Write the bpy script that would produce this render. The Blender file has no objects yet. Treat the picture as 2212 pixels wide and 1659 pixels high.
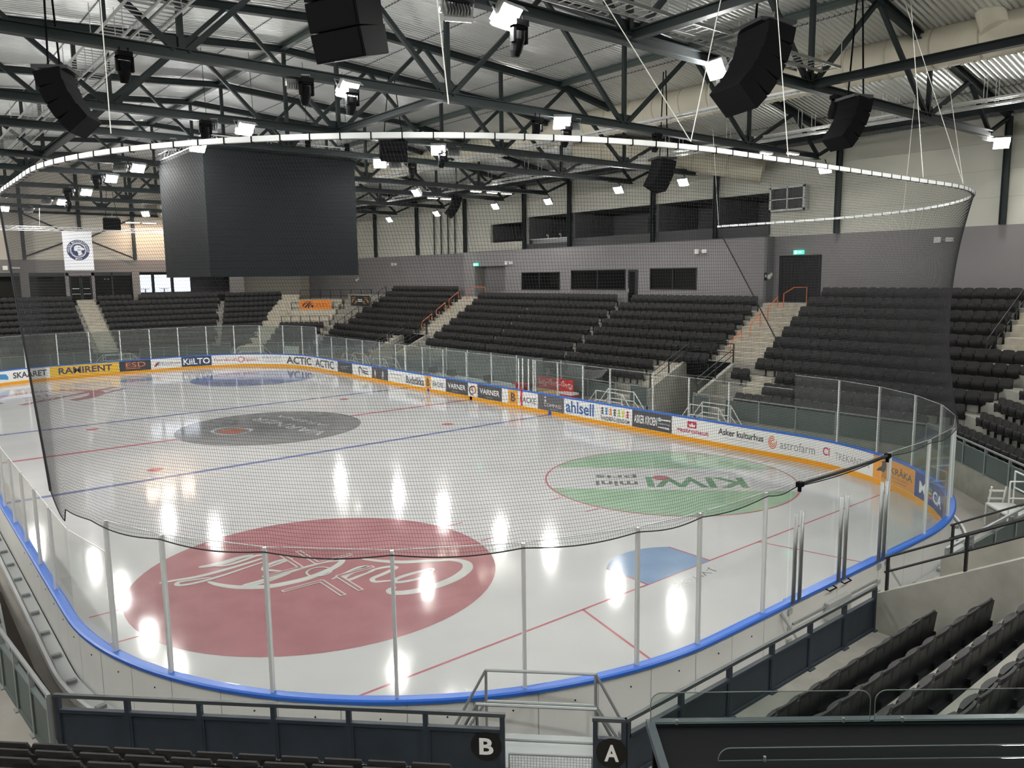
import bpy, bmesh, math, random
import numpy as np
from mathutils import Vector, Matrix
random.seed(7)
SC = bpy.context.scene
COL = SC.collection
PI = math.pi

# ------------------------------------------------------------------ helpers
def lin(h):
    h = h.lstrip('#')
    o = []
    for i in (0, 2, 4):
        c = int(h[i:i+2], 16) / 255
        o.append(c/12.92 if c <= .04045 else ((c+.055)/1.055)**2.4)
    return (*o, 1)

MATS = {}
def mat(name, col, rough=.6, metal=0., noise=0., nscale=4., bump=0., bscale=30., spec=.5, rvar=0.):
    if name in MATS: return MATS[name]
    m = bpy.data.materials.new(name); m.use_nodes = True
    nt = m.node_tree; b = nt.nodes['Principled BSDF']
    c = lin(col) if isinstance(col, str) else (*col, 1)
    b.inputs['Base Color'].default_value = c
    b.inputs['Roughness'].default_value = rough
    b.inputs['Metallic'].default_value = metal
    b.inputs['Specular IOR Level'].default_value = spec
    tc = nt.nodes.new('ShaderNodeTexCoord')
    if noise or rvar:
        n = nt.nodes.new('ShaderNodeTexNoise'); n.inputs['Scale'].default_value = nscale
        n.inputs['Detail'].default_value = 5
        nt.links.new(tc.outputs['Object'], n.inputs['Vector'])
        if noise:
            r = nt.nodes.new('ShaderNodeMapRange')
            r.inputs[1].default_value = .3; r.inputs[2].default_value = .7
            r.inputs[3].default_value = 1 - noise; r.inputs[4].default_value = 1 + noise * .5
            mx = nt.nodes.new('ShaderNodeVectorMath'); mx.operation = 'SCALE'
            mx.inputs[0].default_value = c[:3]
            nt.links.new(n.outputs['Fac'], r.inputs[0]); nt.links.new(r.outputs[0], mx.inputs['Scale'])
            nt.links.new(mx.outputs[0], b.inputs['Base Color'])
        if rvar:
            r2 = nt.nodes.new('ShaderNodeMapRange')
            r2.inputs[1].default_value = .3; r2.inputs[2].default_value = .7
            r2.inputs[3].default_value = rough - rvar; r2.inputs[4].default_value = rough + rvar
            nt.links.new(n.outputs['Fac'], r2.inputs[0]); nt.links.new(r2.outputs[0], b.inputs['Roughness'])
    if bump:
        n2 = nt.nodes.new('ShaderNodeTexNoise'); n2.inputs['Scale'].default_value = bscale
        n2.inputs['Detail'].default_value = 6
        bp = nt.nodes.new('ShaderNodeBump'); bp.inputs['Strength'].default_value = bump
        bp.inputs['Distance'].default_value = .02
        nt.links.new(tc.outputs['Object'], n2.inputs['Vector'])
        nt.links.new(n2.outputs['Fac'], bp.inputs['Height']); nt.links.new(bp.outputs[0], b.inputs['Normal'])
    MATS[name] = m
    return m

def emis(name, col, strength):
    if name in MATS: return MATS[name]
    m = bpy.data.materials.new(name); m.use_nodes = True
    b = m.node_tree.nodes['Principled BSDF']
    b.inputs['Base Color'].default_value = lin(col)
    b.inputs['Emission Color'].default_value = lin(col)
    b.inputs['Emission Strength'].default_value = strength
    MATS[name] = m
    return m

def glassmat(name, tint, refl, haze, hazecol='#cfd4d2'):
    m = bpy.data.materials.new(name); m.use_nodes = True
    nt = m.node_tree; nt.nodes.clear()
    out = nt.nodes.new('ShaderNodeOutputMaterial')
    tr = nt.nodes.new('ShaderNodeBsdfTransparent'); tr.inputs[0].default_value = lin(tint)
    gl = nt.nodes.new('ShaderNodeBsdfGlossy'); gl.inputs['Roughness'].default_value = .04
    df = nt.nodes.new('ShaderNodeBsdfDiffuse'); df.inputs[0].default_value = lin(hazecol)
    tl = nt.nodes.new('ShaderNodeBsdfTranslucent'); tl.inputs[0].default_value = lin(hazecol)
    mh = nt.nodes.new('ShaderNodeMixShader'); mh.inputs[0].default_value = .5
    nt.links.new(df.outputs[0], mh.inputs[1]); nt.links.new(tl.outputs[0], mh.inputs[2])
    lw = nt.nodes.new('ShaderNodeLayerWeight'); lw.inputs[0].default_value = .5
    pw = nt.nodes.new('ShaderNodeMath'); pw.operation = 'POWER'; pw.inputs[1].default_value = 5.
    ml = nt.nodes.new('ShaderNodeMath'); ml.operation = 'MULTIPLY_ADD'; ml.inputs[1].default_value = refl*.9; ml.inputs[2].default_value = refl*.045
    nt.links.new(lw.outputs['Facing'], pw.inputs[0]); nt.links.new(pw.outputs[0], ml.inputs[0])
    m1 = nt.nodes.new('ShaderNodeMixShader'); m1.inputs[0].default_value = haze
    nt.links.new(tr.outputs[0], m1.inputs[1]); nt.links.new(mh.outputs[0], m1.inputs[2])
    m2 = nt.nodes.new('ShaderNodeMixShader')
    nt.links.new(ml.outputs[0], m2.inputs[0]); nt.links.new(m1.outputs[0], m2.inputs[1]); nt.links.new(gl.outputs[0], m2.inputs[2])
    nt.links.new(m2.outputs[0], out.inputs[0])
    MATS[name] = m
    return m

def frame_from(axis):
    a = Vector(axis).normalized()
    u = Vector((0, 0, 1)).cross(a)
    if u.length < 1e-4: u = Vector((1, 0, 0))
    u.normalize(); v = a.cross(u)
    return a, u, v

class MB:
    def __init__(s): s.v = []; s.f = []
    def add(s, vs, fs):
        o = len(s.v); s.v += [tuple(p) for p in vs]; s.f += [tuple(i+o for i in f) for f in fs]
    def box(s, a, b):
        x0, y0, z0 = a; x1, y1, z1 = b
        s.add([(x0,y0,z0),(x1,y0,z0),(x1,y1,z0),(x0,y1,z0),(x0,y0,z1),(x1,y0,z1),(x1,y1,z1),(x0,y1,z1)],
              [(3,2,1,0),(4,5,6,7),(0,1,5,4),(1,2,6,5),(2,3,7,6),(3,0,4,7)])
        return s
    def obox(s, c, ux, uy, uz, sx, sy, sz):
        c = Vector(c); ux, uy, uz = Vector(ux)*sx/2, Vector(uy)*sy/2, Vector(uz)*sz/2
        P = [c+i*ux+j*uy+k*uz for k in (-1,1) for i, j in ((-1,-1),(1,-1),(1,1),(-1,1))]
        s.add(P, [(3,2,1,0),(4,5,6,7),(0,1,5,4),(1,2,6,5),(2,3,7,6),(3,0,4,7)])
        return s
    def bar(s, a, b, w, h=None):
        # rectangular bar from a to b; w sideways, h upright
        a, b = Vector(a), Vector(b); h = w if h is None else h
        d, u, v = frame_from(b-a)
        return s.obox((a+b)/2, u, v, d, w, h, (b-a).length)
    def ibeam(s, a, b, w, h, t=.02):
        a, b = Vector(a), Vector(b); d, u, v = frame_from(b-a); L = (b-a).length; c = (a+b)/2
        s.obox(c, u, v, d, t, h-2*t, L)
        s.obox(c+v*(h/2-t/2), u, v, d, w, t, L); s.obox(c-v*(h/2-t/2), u, v, d, w, t, L)
        return s
    def tube(s, pts, r, n=8, cap=True):
        pts = [Vector(p) for p in pts]; rings = []
        up = None
        for i, p in enumerate(pts):
            d = (pts[min(i+1, len(pts)-1)]-pts[max(i-1, 0)])
            a, u, v = frame_from(d)
            if up is not None and u.dot(up) < 0: u, v = -u, -v
            up = u
            rr = r[i] if isinstance(r, (list, tuple)) else r
            rings.append([p+(u*math.cos(2*PI*k/n)+v*math.sin(2*PI*k/n))*rr for k in range(n)])
        o = len(s.v)
        for R in rings: s.v += [tuple(q) for q in R]
        for i in range(len(pts)-1):
            for k in range(n):
                k2 = (k+1) % n
                s.f.append((o+i*n+k, o+i*n+k2, o+(i+1)*n+k2, o+(i+1)*n+k))
        if cap:
            s.f.append(tuple(o+k for k in range(n-1, -1, -1)))
            s.f.append(tuple(o+(len(pts)-1)*n+k for k in range(n)))
        return s
    def put(s, vs, fs): s.add(vs, fs); return s
    def poly(s, pts): s.add(pts, [tuple(range(len(pts)))]); return s
    def prism(s, pts, off):
        off = Vector(off); n = len(pts); P = [Vector(p) for p in pts]
        s.add(P+[p+off for p in P], [tuple(range(n-1,-1,-1)), tuple(range(n,2*n))]+[(i,(i+1)%n,n+(i+1)%n,n+i) for i in range(n)])
        return s
    def build(s, name, m, parent=None, smooth=False, bevel=0):
        me = bpy.data.meshes.new(name); me.from_pydata(s.v, [], s.f); me.update()
        me.materials.append(m)
        o = bpy.data.objects.new(name, me); COL.objects.link(o)
        if smooth: me.polygons.foreach_set('use_smooth', [True]*len(me.polygons))
        if parent is not None:
            o.parent = parent
            o.matrix_parent_inverse = Matrix.Translation(-parent.location) if parent.rotation_euler[2] == 0 else Matrix.Identity(4)
        if bevel:
            bm = o.modifiers.new('bevel', 'BEVEL'); bm.width = bevel; bm.segments = 2; bm.limit_method = 'ANGLE'
        return o

def tag(o, label=None, cat=None, group=None, kind=None):
    if label: o['label'] = label
    if cat: o['category'] = cat
    if group: o['group'] = group
    if kind: o['kind'] = kind
    return o
def thing(name, label, cat, loc=(0,0,0), rz=0, group=None):
    o = bpy.data.objects.new(name, None); COL.objects.link(o); o.location = loc; o.rotation_euler = (0,0,rz)
    o.empty_display_size = .2
    return tag(o, label, cat, group)
def local(name, mb, m, parent, **k):
    o = mb.build(name, m, None, **k); o.parent = parent; return o
def struct(name, mb, m): return tag(mb.build(name, m), kind='structure')

# text -> (verts 2D normalised to its own box, faces)
TXT = {}
def text_geo(t, bold=0., squash=1.):
    key = (t, bold)
    if key not in TXT:
        cu = bpy.data.curves.new('lettering', 'FONT'); cu.body = t; cu.offset = bold; cu.resolution_u = 3
        o = bpy.data.objects.new('lettering', cu); COL.objects.link(o)
        dg = bpy.context.evaluated_depsgraph_get()
        me = bpy.data.meshes.new_from_object(o.evaluated_get(dg))
        V = np.array([v.co[:2] for v in me.vertices]); F = [tuple(p.vertices) for p in me.polygons]
        bpy.data.objects.remove(o); bpy.data.curves.remove(cu); bpy.data.meshes.remove(me)
        lo, hi = V.min(0), V.max(0); V = (V-lo)/(hi-lo)
        TXT[key] = (V, F)
    return TXT[key]

# ------------------------------------------------------------------ materials
M_ice = mat('ice', '#bbbbbb', .085, noise=.05, nscale=.5, bump=.03, bscale=2.5, rvar=.02, spec=.36)
M_white = mat('board_white', '#dcdcd8', .4, noise=.06, nscale=.8)
M_blue = mat('cap_blue', '#2a62bd', .35)
M_yellow = mat('kick_yellow', '#e09a10', .35)
M_steel = mat('painted_dark_steel', '#20292a', .55, noise=.15, nscale=2, spec=.3)
M_darkblue = mat('panel_dark_blue', '#2a333d', .55, noise=.2, nscale=3)
M_green = mat('panel_grey_green', '#4b5654', .55, noise=.12, nscale=1)
M_conc = mat('concrete', '#918f87', .8, noise=.18, nscale=2, bump=.1)
M_conc2 = mat('concrete_steps', '#b0aa9c', .8, noise=.2, nscale=3, bump=.1)
M_floor = mat('concrete_floor', '#a29d94', .55, noise=.2, nscale=.7)
M_seat = mat('seat_plastic', '#343333', .65, noise=.08, nscale=5, spec=.2)
M_seat2 = mat('seat_pan_plastic', '#181819', .55, spec=.3)
M_black = mat('black_plastic', '#0b0c0d', .75, spec=.08)
M_blackm = mat('black_metal', '#1b1d1f', .4, .3)
M_alu = mat('aluminium', '#d8dada', .4, .3)
M_galv = mat('galvanised', '#b9bcbb', .45, .5)
M_stain = mat('stainless', '#8d8f90', .42, .8)
M_rail = mat('grey_rail', '#8d9191', .45, .4)
M_white_rail = mat('white_rail', '#dddedb', .4)
M_orange = mat('orange_rail', '#cf6a34', .45)
M_cream = mat('cream_panel', '#bcbbb0', .6, noise=.04, nscale=.6)
M_grey = mat('grey_paint', '#7b7879', .75, noise=.06, nscale=.6)
M_grey2 = mat('grey_paint_dark', '#5b5b5d', .75)
M_deck = mat('roof_deck_steel', '#e2e5e3', .36, .72, noise=.06, nscale=.7)
M_duct = mat('duct_fabric', '#cfc9b6', .7, noise=.05, nscale=2)
M_screen = mat('led_screen', '#191c1e', .85, spec=.1, noise=.05, nscale=2)
M_dark = mat('dark_interior', '#1c1d1f', .6)
M_net = mat('net_twine', '#15171a', .8)
M_cable = mat('white_cable', '#e4e4de', .5)
M_wood = mat('bench_wood', '#c8ad80', .5, noise=.15, nscale=8)
M_red = mat('sign_red', '#c3202b', .5)
M_txtw = mat('letter_white', '#e8e8e6', .5)
M_txtd = mat('letter_dark', '#2c2e33', .5)
M_curtain = mat('black_curtain', '#17181a', .9)
M_lamp = emis('flood_led', '#fffefa', 190.)
M_lamp_s = emis('flood_led_side', '#fffefa', 330.)
M_fill_b = emis('fill_led_rear', '#fffefa', 720.)  # for the added fill lamps behind the camera only
M_lamp_n = emis('flood_led_near', '#fffefa', 270.)
M_strip = emis('strip_led', '#fff4e4', 14.)
M_exit = emis('exit_green', '#3fd09a', 1.6)
M_shield = glassmat('plexiglass', '#fafbfa', .35, .006)
M_shield2 = glassmat('plexiglass_far', '#e4e9e8', .6, .10)
M_shield_c = glassmat('plexiglass_scuffed', '#eef2f0', .5, .035)
M_pane = glassmat('window_glass', '#565b5d', 1.0, .02)
M_desk_glass = glassmat('desk_glass', '#eef2f0', .3, .002)

# ------------------------------------------------------------------ rink geometry
HW, RL, RC = 12.6, 60.0, 8.5
SEG = [2*(HW-RC), PI*RC/2, RL-2*RC, PI*RC/2]*2
TOT = sum(SEG)
def bpos(s, off=0., z=0.):
    s %= TOT; i = 0
    while s > SEG[i]: s -= SEG[i]; i += 1
    cx = HW-RC; R = RC+off; t = s/RC
    if i == 0: p = (-cx+s, RL+off)
    elif i == 1: p = (cx+R*math.sin(t), RL-RC+R*math.cos(t))
    elif i == 2: p = (HW+off, RL-RC-s)
    elif i == 3: p = (cx+R*math.cos(t), RC-R*math.sin(t))
    elif i == 4: p = (cx-s, -off)
    elif i == 5: p = (-cx-R*math.sin(t), RC-R*math.cos(t))
    elif i == 6: p = (-HW-off, RC+s)
    else: p = (-cx-R*math.cos(t), RL-RC+R*math.sin(t))
    return Vector((p[0], p[1], z))
def srange(a, b, step=.35): 
    n = max(1, int(math.ceil((b-a)/step))); return [a+(b-a)*i/n for i in range(n+1)]
def band(mb, a, b, sect):
    """sweep a closed cross-section [(off,z)..] along the boards from s=a to b"""
    S = srange(a, b); n = len(sect); o = len(mb.v)
    for s in S:
        for off, z in sect: mb.v.append(tuple(bpos(s, off, z)))
    for i in range(len(S)-1):
        for k in range(n):
            k2 = (k+1) % n
            mb.f.append((o+i*n+k, o+(i+1)*n+k, o+(i+1)*n+k2, o+i*n+k2))
    mb.f.append(tuple(o+k for k in range(n))); mb.f.append(tuple(o+(len(S)-1)*n+k for k in range(n-1,-1,-1)))
    return mb
def rect(o0, o1, z0, z1): return [(o0,z0),(o1,z0),(o1,z1),(o0,z1)]
S_L0, S_R0, S_RC, S_N0, S_NC, S_LL = 0, SEG[0], SEG[0]+SEG[1], 0, 0, 0
S_right = lambda y: 8.2+SEG[1]+(51.5-y)     # s on the right side boards
S_near = lambda x: 8.2+2*SEG[1]+43+(4.1-x)  # s on the near end boards
S_left = lambda y: 8.2*2+3*SEG[1]+43+(y-8.5)

# ---- ice sheet
ice = thing('ice_sheet', 'white glossy ice sheet with painted lines and advertising circles', 'ice rink')
mb = MB(); mb.poly([bpos(s, 0, 0) for s in srange(0, TOT-.4, .4)][::-1]); mb.build('ice_surface', M_ice, ice)
for f in ice.children[0].data.polygons:
    if f.normal.z < 0: ice.children[0].data.flip_normals(); break
def icemat(name, col):
    col = tuple(c*.64 for c in lin(col)[:3])
    return mat('ice_'+name, col, .085, noise=.1, nscale=1.2, bump=.03, bscale=2.5, rvar=.02, spec=.36)
I_red, I_blue, I_line, I_coke = icemat('red','#d98289'), icemat('blue','#8490c0'), icemat('redline','#d68890'), icemat('cola_red','#c58d92')
I_green, I_grey, I_crease, I_white = icemat('green','#b4d3b7'), icemat('grey','#9b9c9e'), icemat('crease','#9db6d8'), icemat('white','#e8e9e5')
I_dgreen, I_dgrey, I_navy, I_lgrey, I_orange = icemat('dgreen','#86ae90'), icemat('dgrey','#8b8d8d'), icemat('navy','#8d97ba'), icemat('lgrey','#d8d9d9'), icemat('tiger_orange','#c9826e')
ZL = [.002]
def ipoly(name, pts, m, z=None, label=None):
    mb = MB()
    pts = [(p[0], p[1], z or .003) for p in pts]
    a = sum(pts[i][0]*pts[(i+1)%len(pts)][1]-pts[(i+1)%len(pts)][0]*pts[i][1] for i in range(len(pts)))
    if a < 0: pts = pts[::-1]
    mb.poly(pts); o = mb.build(name, m, ice)
    if label: o['label'] = label
    return o
def circle(cx, cy, r, n=72, a0=0, a1=2*PI): return [(cx+r*math.cos(a0+(a1-a0)*i/n), cy+r*math.sin(a0+(a1-a0)*i/n)) for i in range(n+(a1-a0 < 6.2))]
def ring(name, cx, cy, r0, r1, m, z=.004, a0=0, a1=2*PI, n=72):
    mb = MB()
    for i in range(n):
        t0, t1 = a0+(a1-a0)*i/n, a0+(a1-a0)*(i+1)/n
        mb.poly([(cx+r0*math.cos(t0),cy+r0*math.sin(t0),z),(cx+r1*math.cos(t0),cy+r1*math.sin(t0),z),(cx+r1*math.cos(t1),cy+r1*math.sin(t1),z),(cx+r0*math.cos(t1),cy+r0*math.sin(t1),z)])
    return mb.build(name, m, ice)
def stripe(name, p0, p1, w, m, z=.003):
    p0, p1 = Vector((*p0, 0)), Vector((*p1, 0)); d = (p1-p0).normalized(); n = Vector((-d.y, d.x, 0))*w/2
    return ipoly(name, [p0-n, p1-n, p1+n, p0+n], m, z)
def xlim(y):
    if y < RC: return 4.1+math.sqrt(RC**2-(RC-y)**2)
    if y > RL-RC: return 4.1+math.sqrt(RC**2-(y-RL+RC)**2)
    return HW
for y in (4, 56): stripe('goal_line', (-xlim(y), y), (xlim(y), y), .06, I_line)
for y in (22.87, 37.13): stripe('blue_line', (-HW, y), (HW, y), .3, I_blue)
stripe('centre_line', (-HW, 30), (HW, 30), .28, I_red)
for s in (-1, 1): stripe('trapezoid_line', (3.4*s, 4), (4.35*s, .1), .06, I_line)
cr = [(-1.22,4),(1.22,4),(1.22,5.37)]+[(1.83*1.0*math.sin(a), 4+1.37+ .46*(math.cos(a)-math.cos(.73))/(1-math.cos(.73))) for a in [(.73-1.46*i/14) for i in range(15)]]+[(-1.22,5.37)]
ipoly('goal_crease', cr, I_crease, .004)
for a, b in (((-1.22,4),(-1.22,5.37)), ((1.22,4),(1.22,5.37))): stripe('crease_edge', a, b, .05, I_line, .006)
crf = [(x, 60-y) for x, y in cr]; ipoly('goal_crease', crf, I_crease, .004)
# advertising circles
C1, C2 = (-6.88, 10.02), (6.88, 10.02)
ipoly('advert_circle', circle(*C1, 4.5), I_coke, .003, 'faded red circle with white script on the ice')
mbs = MB()
cola = [([(-5.91,7.88),(-6.11,7.81),(-6.12,7.6),(-5.81,7.39),(-5.27,7.29),(-4.59,7.36),(-4.05,7.59),(-3.78,7.84),(-3.68,8.13),(-3.79,8.43),(-4.02,8.67)],.2),
([(-3.79,8.43),(-4.28,8.79),(-4.87,9.17),(-5.29,9.64),(-5.6,10.12)],.14),
([(-4.63,8.18),(-4.93,7.97),(-5.39,7.98),(-5.72,8.1),(-5.71,8.27),(-5.37,8.35),(-4.9,8.34),(-4.59,8.31),(-4.61,8.16)],.1),
([(-5.72,8.27),(-5.92,8.37),(-6.13,8.51),(-6.06,8.72),(-5.71,8.81),(-5.25,8.97),(-5.36,9.15),(-5.73,9.22),(-6.05,9.1)],.1),
([(-5.76,9.17),(-6.21,9.09),(-6.59,9.03),(-6.57,9.25),(-6.17,9.45),(-5.78,9.51),(-5.98,9.61),(-6.4,9.49),(-6.86,9.35)],.11),
([(-9.26,11.24),(-9.14,10.88),(-8.9,10.48),(-8.67,10.25),(-8.26,9.95),(-7.77,9.83),(-7.22,9.81),(-6.47,10.03),(-6.06,10.35),(-6.09,10.59)],.17),
([(-6.06,10.35),(-6.47,10.54),(-7.07,10.55),(-7.78,10.45),(-8.35,10.41),(-8.64,10.4),(-8.72,10.3),(-8.49,10.27),(-8.03,10.29),(-7.47,10.42)],.1),
([(-7.47,10.42),(-7.62,10.71),(-7.77,10.92),(-7.89,11.11),(-7.69,11.35),(-7.31,11.45),(-7.04,11.38),(-7.33,11.29),(-7.77,11.17)],.1),
([(-10.22,11.93),(-9.87,11.86),(-9.38,11.74),(-8.85,11.75),(-8.18,11.82),(-7.45,11.95)],.11),
([(-7.56,11.67),(-8.19,11.54),(-8.79,11.41),(-9.33,11.35),(-9.71,11.38),(-9.91,11.5),(-9.83,11.68),(-9.55,11.61),(-9.12,11.47)],.09),
([(-9.13,12.39),(-8.84,12.31),(-8.48,12.29),(-8.07,12.37),(-7.69,12.34)],.18),
([(-8.84,12.31),(-8.56,12.06),(-8.07,12.11),(-7.64,12.23),(-7.49,12.1)],.1)]
def smooth(pts, n=5):
    P = [np.array(p, float) for p in pts]; out = []
    for i in range(len(P)-1):
        p0, p1, p2, p3 = P[max(i-1,0)], P[i], P[i+1], P[min(i+2,len(P)-1)]
        for k in range(n):
            t = k/n
            out.append(.5*((2*p1)+(-p0+p2)*t+(2*p0-5*p1+4*p2-p3)*t*t+(-p0+3*p1-3*p2+p3)*t**3))
    out.append(P[-1]); return out
def brush(mb, pts, w, f3, n=5):
    P = smooth(pts, n); L = len(P)
    for i in range(L-1):
        q = []
        for j in (i, i+1):
            d = P[min(j+1,L-1)]-P[max(j-1,0)]; d = d/(np.linalg.norm(d)+1e-9); nn = np.array([-d[1], d[0]])
            ww = w*(.25+.75*math.sin(PI*min(1,max(0,j/(L-1))))**.6)/2
            q.append((P[j]-nn*ww, P[j]+nn*ww))
        mb.poly([f3(q[0][0]), f3(q[1][0]), f3(q[1][1]), f3(q[0][1])])
for k, (pts, w) in enumerate(cola): brush(mbs, pts, w*1.45, lambda p, k=k: (p[0], p[1], .006+.0004*k))
mbs.build('script_lettering', I_white, ice)
for cx, cy in (C1, (-6.88, 49.98)):
    ring('faceoff_spot', cx, cy, .28, .34, I_white, .013)
    for sx in (-1, 1):
        for sy in (-1, 1):
            for w, m, z in ((.16, I_white, .012), (.08, I_coke, .015)):
                e = .04 if w > .1 else 0
                stripe('faceoff_mark', (cx+sx*(.23-e), cy+sy*.6), (cx+sx*(1.2+e), cy+sy*.6), w, m, z)
                stripe('faceoff_mark', (cx+sx*.23, cy+sy*(.6-e)), (cx+sx*.23, cy+sy*(1.75+e)), w, m, z+.001)
for cx, cy in (C1, C2):
    for sx in (-1, 1):
        for sy in (-1, 1): stripe('hash_mark', (cx+sx*4.5, cy+sy*.86), (cx+sx*5.1, cy+sy*.86), .06, I_line)
ring('faceoff_circle', *C2, 4.46, 4.53, I_line, .005)
# green halves of the right circle, cut by the diagonal white band
def cap_poly(c, r, d0, sgn):
    n = Vector((1, 1)).normalized()*sgn; t = Vector((-n.y, n.x)); a = math.acos(d0/r)
    return [tuple(Vector(c)+n*(r*math.cos(q))+t*(r*math.sin(q))) for q in [-a+2*a*i/40 for i in range(41)]]
ipoly('advert_circle', cap_poly(C2, 4.46, 1.55, 1), I_green, .003, 'pale green upper segment of the right circle')
ipoly('advert_circle', cap_poly(C2, 4.46, 1.48, -1), I_green, .003, 'pale green lower segment of the right circle')
def itext(t, org, right, w, h, m, z=.006, bold=.0, slant=0.):
    V, F = text_geo(t, bold); r = Vector(right).normalized(); u = Vector((-r.y, r.x)); mb = MB()
    mb.add([(org[0]+r.x*(a*w+slant*b*h)+u.x*b*h, org[1]+r.y*(a*w+slant*b*h)+u.y*b*h, z) for a, b in V], F)
    return mb.build('ice_lettering', m, ice)
R45 = (-.713, .701)
itext('KIWI', (8.95, 8.35), R45, 3.5, 1.4, I_dgreen, bold=.025, slant=.0)
itext('mini', (5.75, 10.55), R45, 1.5, .62, I_dgrey, bold=.02); itext('pris', (6.45, 11.25), R45, 1.5, .62, I_dgrey, bold=.02)
[stripe('small_print', (9.32-.72*i, 9.0+.70*i), (8.86-.72*i, 9.45+.70*i), .16, I_lgrey, .006) for i in range(5)]
ipoly('tomato_dot', circle(6.75, 10.3, .33, 24), I_coke, .008)
# centre circle
ipoly('advert_circle', circle(0, 30, 4.5), I_grey, .005, 'grey circle at centre ice')
itext('VARNER', (1.55, 26.4), (-.13, .99), 6.7, .75, I_lgrey, .008, .01)
itext('ARENA', (2.45, 28.3), (-.15, .99), 4.6, .42, I_lgrey, .008)
for pts, w in (([(-1.2,30.6),(-1.6,31.3),(-2.3,31.2),(-2.7,30.6),(-2.5,29.7),(-1.9,29.2),(-1.4,29.4)],.16), ([(-1.3,29.4),(-1.0,30.0),(-1.2,30.5)],.2), ([(-2.2,30.8),(-1.8,30.5)],.12)):
    m2 = MB(); brush(m2, pts, w, lambda p: (p[0], p[1], .009)); m2.build('emblem_stroke', I_lgrey, ice)
ipoly('emblem_patch', [(-1.5,29.6),(-1.3,30.2),(-1.6,30.7),(-2.1,30.9),(-2.5,30.5),(-2.4,29.9),(-2,29.5)], I_orange, .008)
itext("J.VITO'S", (.8, 3.72), (-1, -.02), 1.65, .3, mat('ice_dark_letter', '#6d6f70', .2))
# far circles, dots
ipoly('advert_circle', circle(6.88, 49.98, 4.5), I_navy, .003, 'faded blue circle at the far right')
for _a, _b in (((5.0,51.0),(7.0,51.6)), ((5.6,49.6),(8.2,50.4))): stripe('pale_stroke', _a, _b, .3, I_lgrey, .006)  # painted reflection: stands in for board lettering mirrored in the ice
ring('swoosh_outline', -6.9, 50.2, 2.6, 3.5, I_coke, .004, -1.2, 3.6); stripe('swoosh_tail', (-8.6,47.4), (-2.2,52.2), .5, I_coke, .0045); stripe('swoosh_tail', (-5,47.9), (-2,50.8), .35, I_coke, .0045)
for x in (-7, 7):
    for y in (24.4, 35.6): ipoly('faceoff_dot', circle(x, y, .3, 20), I_red)
ring('referee_crease', HW, 30, 2.97, 3.03, I_line, .004, PI/2, 1.5*PI, 30)

# ---- boards
boards = thing('rink_boards', 'white rink boards with blue cap rail, yellow kick plate and adverts', 'rink boards')
GA, GB = S_near(1.75), S_near(-1.85)
def run(a, b, cap=True):
    band(MB(), a, b, rect(.0, .12, .0, 1.03)).build('board_panel', M_white, boards)
    band(MB(), a, b, rect(-.012, -.0005, 0, .195)).build('kick_plate', M_yellow, boards)['label'] = 'yellow kick plate'
    band(MB(), a, b, [(-.02,1.03),(.17,1.03),(.17,1.08),(.14,1.1),(.01,1.1),(-.02,1.08)]).build('cap_rail', M_blue, boards, smooth=False)['label'] = 'blue cap rail'
run(GB, TOT-26); run(-26, GA)
gate = thing('rink_gate', 'double rink gate in the near boards with upright stainless tubes', 'gate')
band(MB(), GA+.01, S_near(-.05)-.01, rect(0,.12,.04,1.03)).build('gate_leaf', M_white, gate)
band(MB(), S_near(-.05)+.01, GB-.01, rect(0,.12,.04,1.03)).build('gate_leaf', M_white, gate)
band(MB(), GA, GB, rect(-.02,.17,1.03,1.1)).build('cap_rail', M_blue, gate)
band(MB(), GA, GB, rect(-.012,0,0,.195)).build('kick_plate', M_yellow, gate)
for x in (-1.86, -1.64, -.16, .06, 1.56, 1.78):
    MB().tube([(x,-.2,1.1),(x,-.2,2.88)], .038, 12).build('upright_tube', M_stain, gate, smooth=True)
for x in (-.35, .25): MB().tube([(x-.14,-.12,.98),(x-.14,-.2,.96),(x+.14,-.2,.96),(x+.14,-.12,.98)], .014, 6).build('handle', M_black, gate)
for x in (-1.85, 1.75):
    for z in (.3, .55, .9): MB().box((x-.06,-.16,z-.05),(x+.06,-.12,z+.05)).build('hinge', M_galv, gate)
for x in (-2.15, 2.05): MB().tube([(x,-.13,.95),(x+.25,-.45,.3),(x+.35,-.6,.05)], [.03,.022,.03], 8).build('gas_strut', M_galv, gate)
MB().tube([(-1.75,-.15,.62),(1.65,-.15,.62)], .02, 6).build('lock_bar', M_rail, gate)
MB().box((-.55,-.24,.35),(.35,-.13,.7)).build('latch_box', M_galv, gate)
# joints and bolts on the outer face of the near boards
for s in np.arange(S_near(-2.7), S_left(14), 1.0):
    MB().put([bpos(s-.005,.1215,.02), bpos(s+.005,.1215,.02), bpos(s+.005,.1215,1.02), bpos(s-.005,.1215,1.02)], [(0,1,2,3)]).build('panel_joint', M_rail, boards)
    MB().tube([bpos(s+.4,.121,.78), bpos(s+.4,.13,.78)], .014, 6).build('bolt', M_black, boards)
for s in np.arange(S_near(11)-4, S_near(2.3), 1.0):
    MB().put([bpos(s-.005,.1215,.02), bpos(s+.005,.1215,.02), bpos(s+.005,.1215,1.02), bpos(s-.005,.1215,1.02)], [(0,1,2,3)]).build('panel_joint', M_rail, boards)
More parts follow.
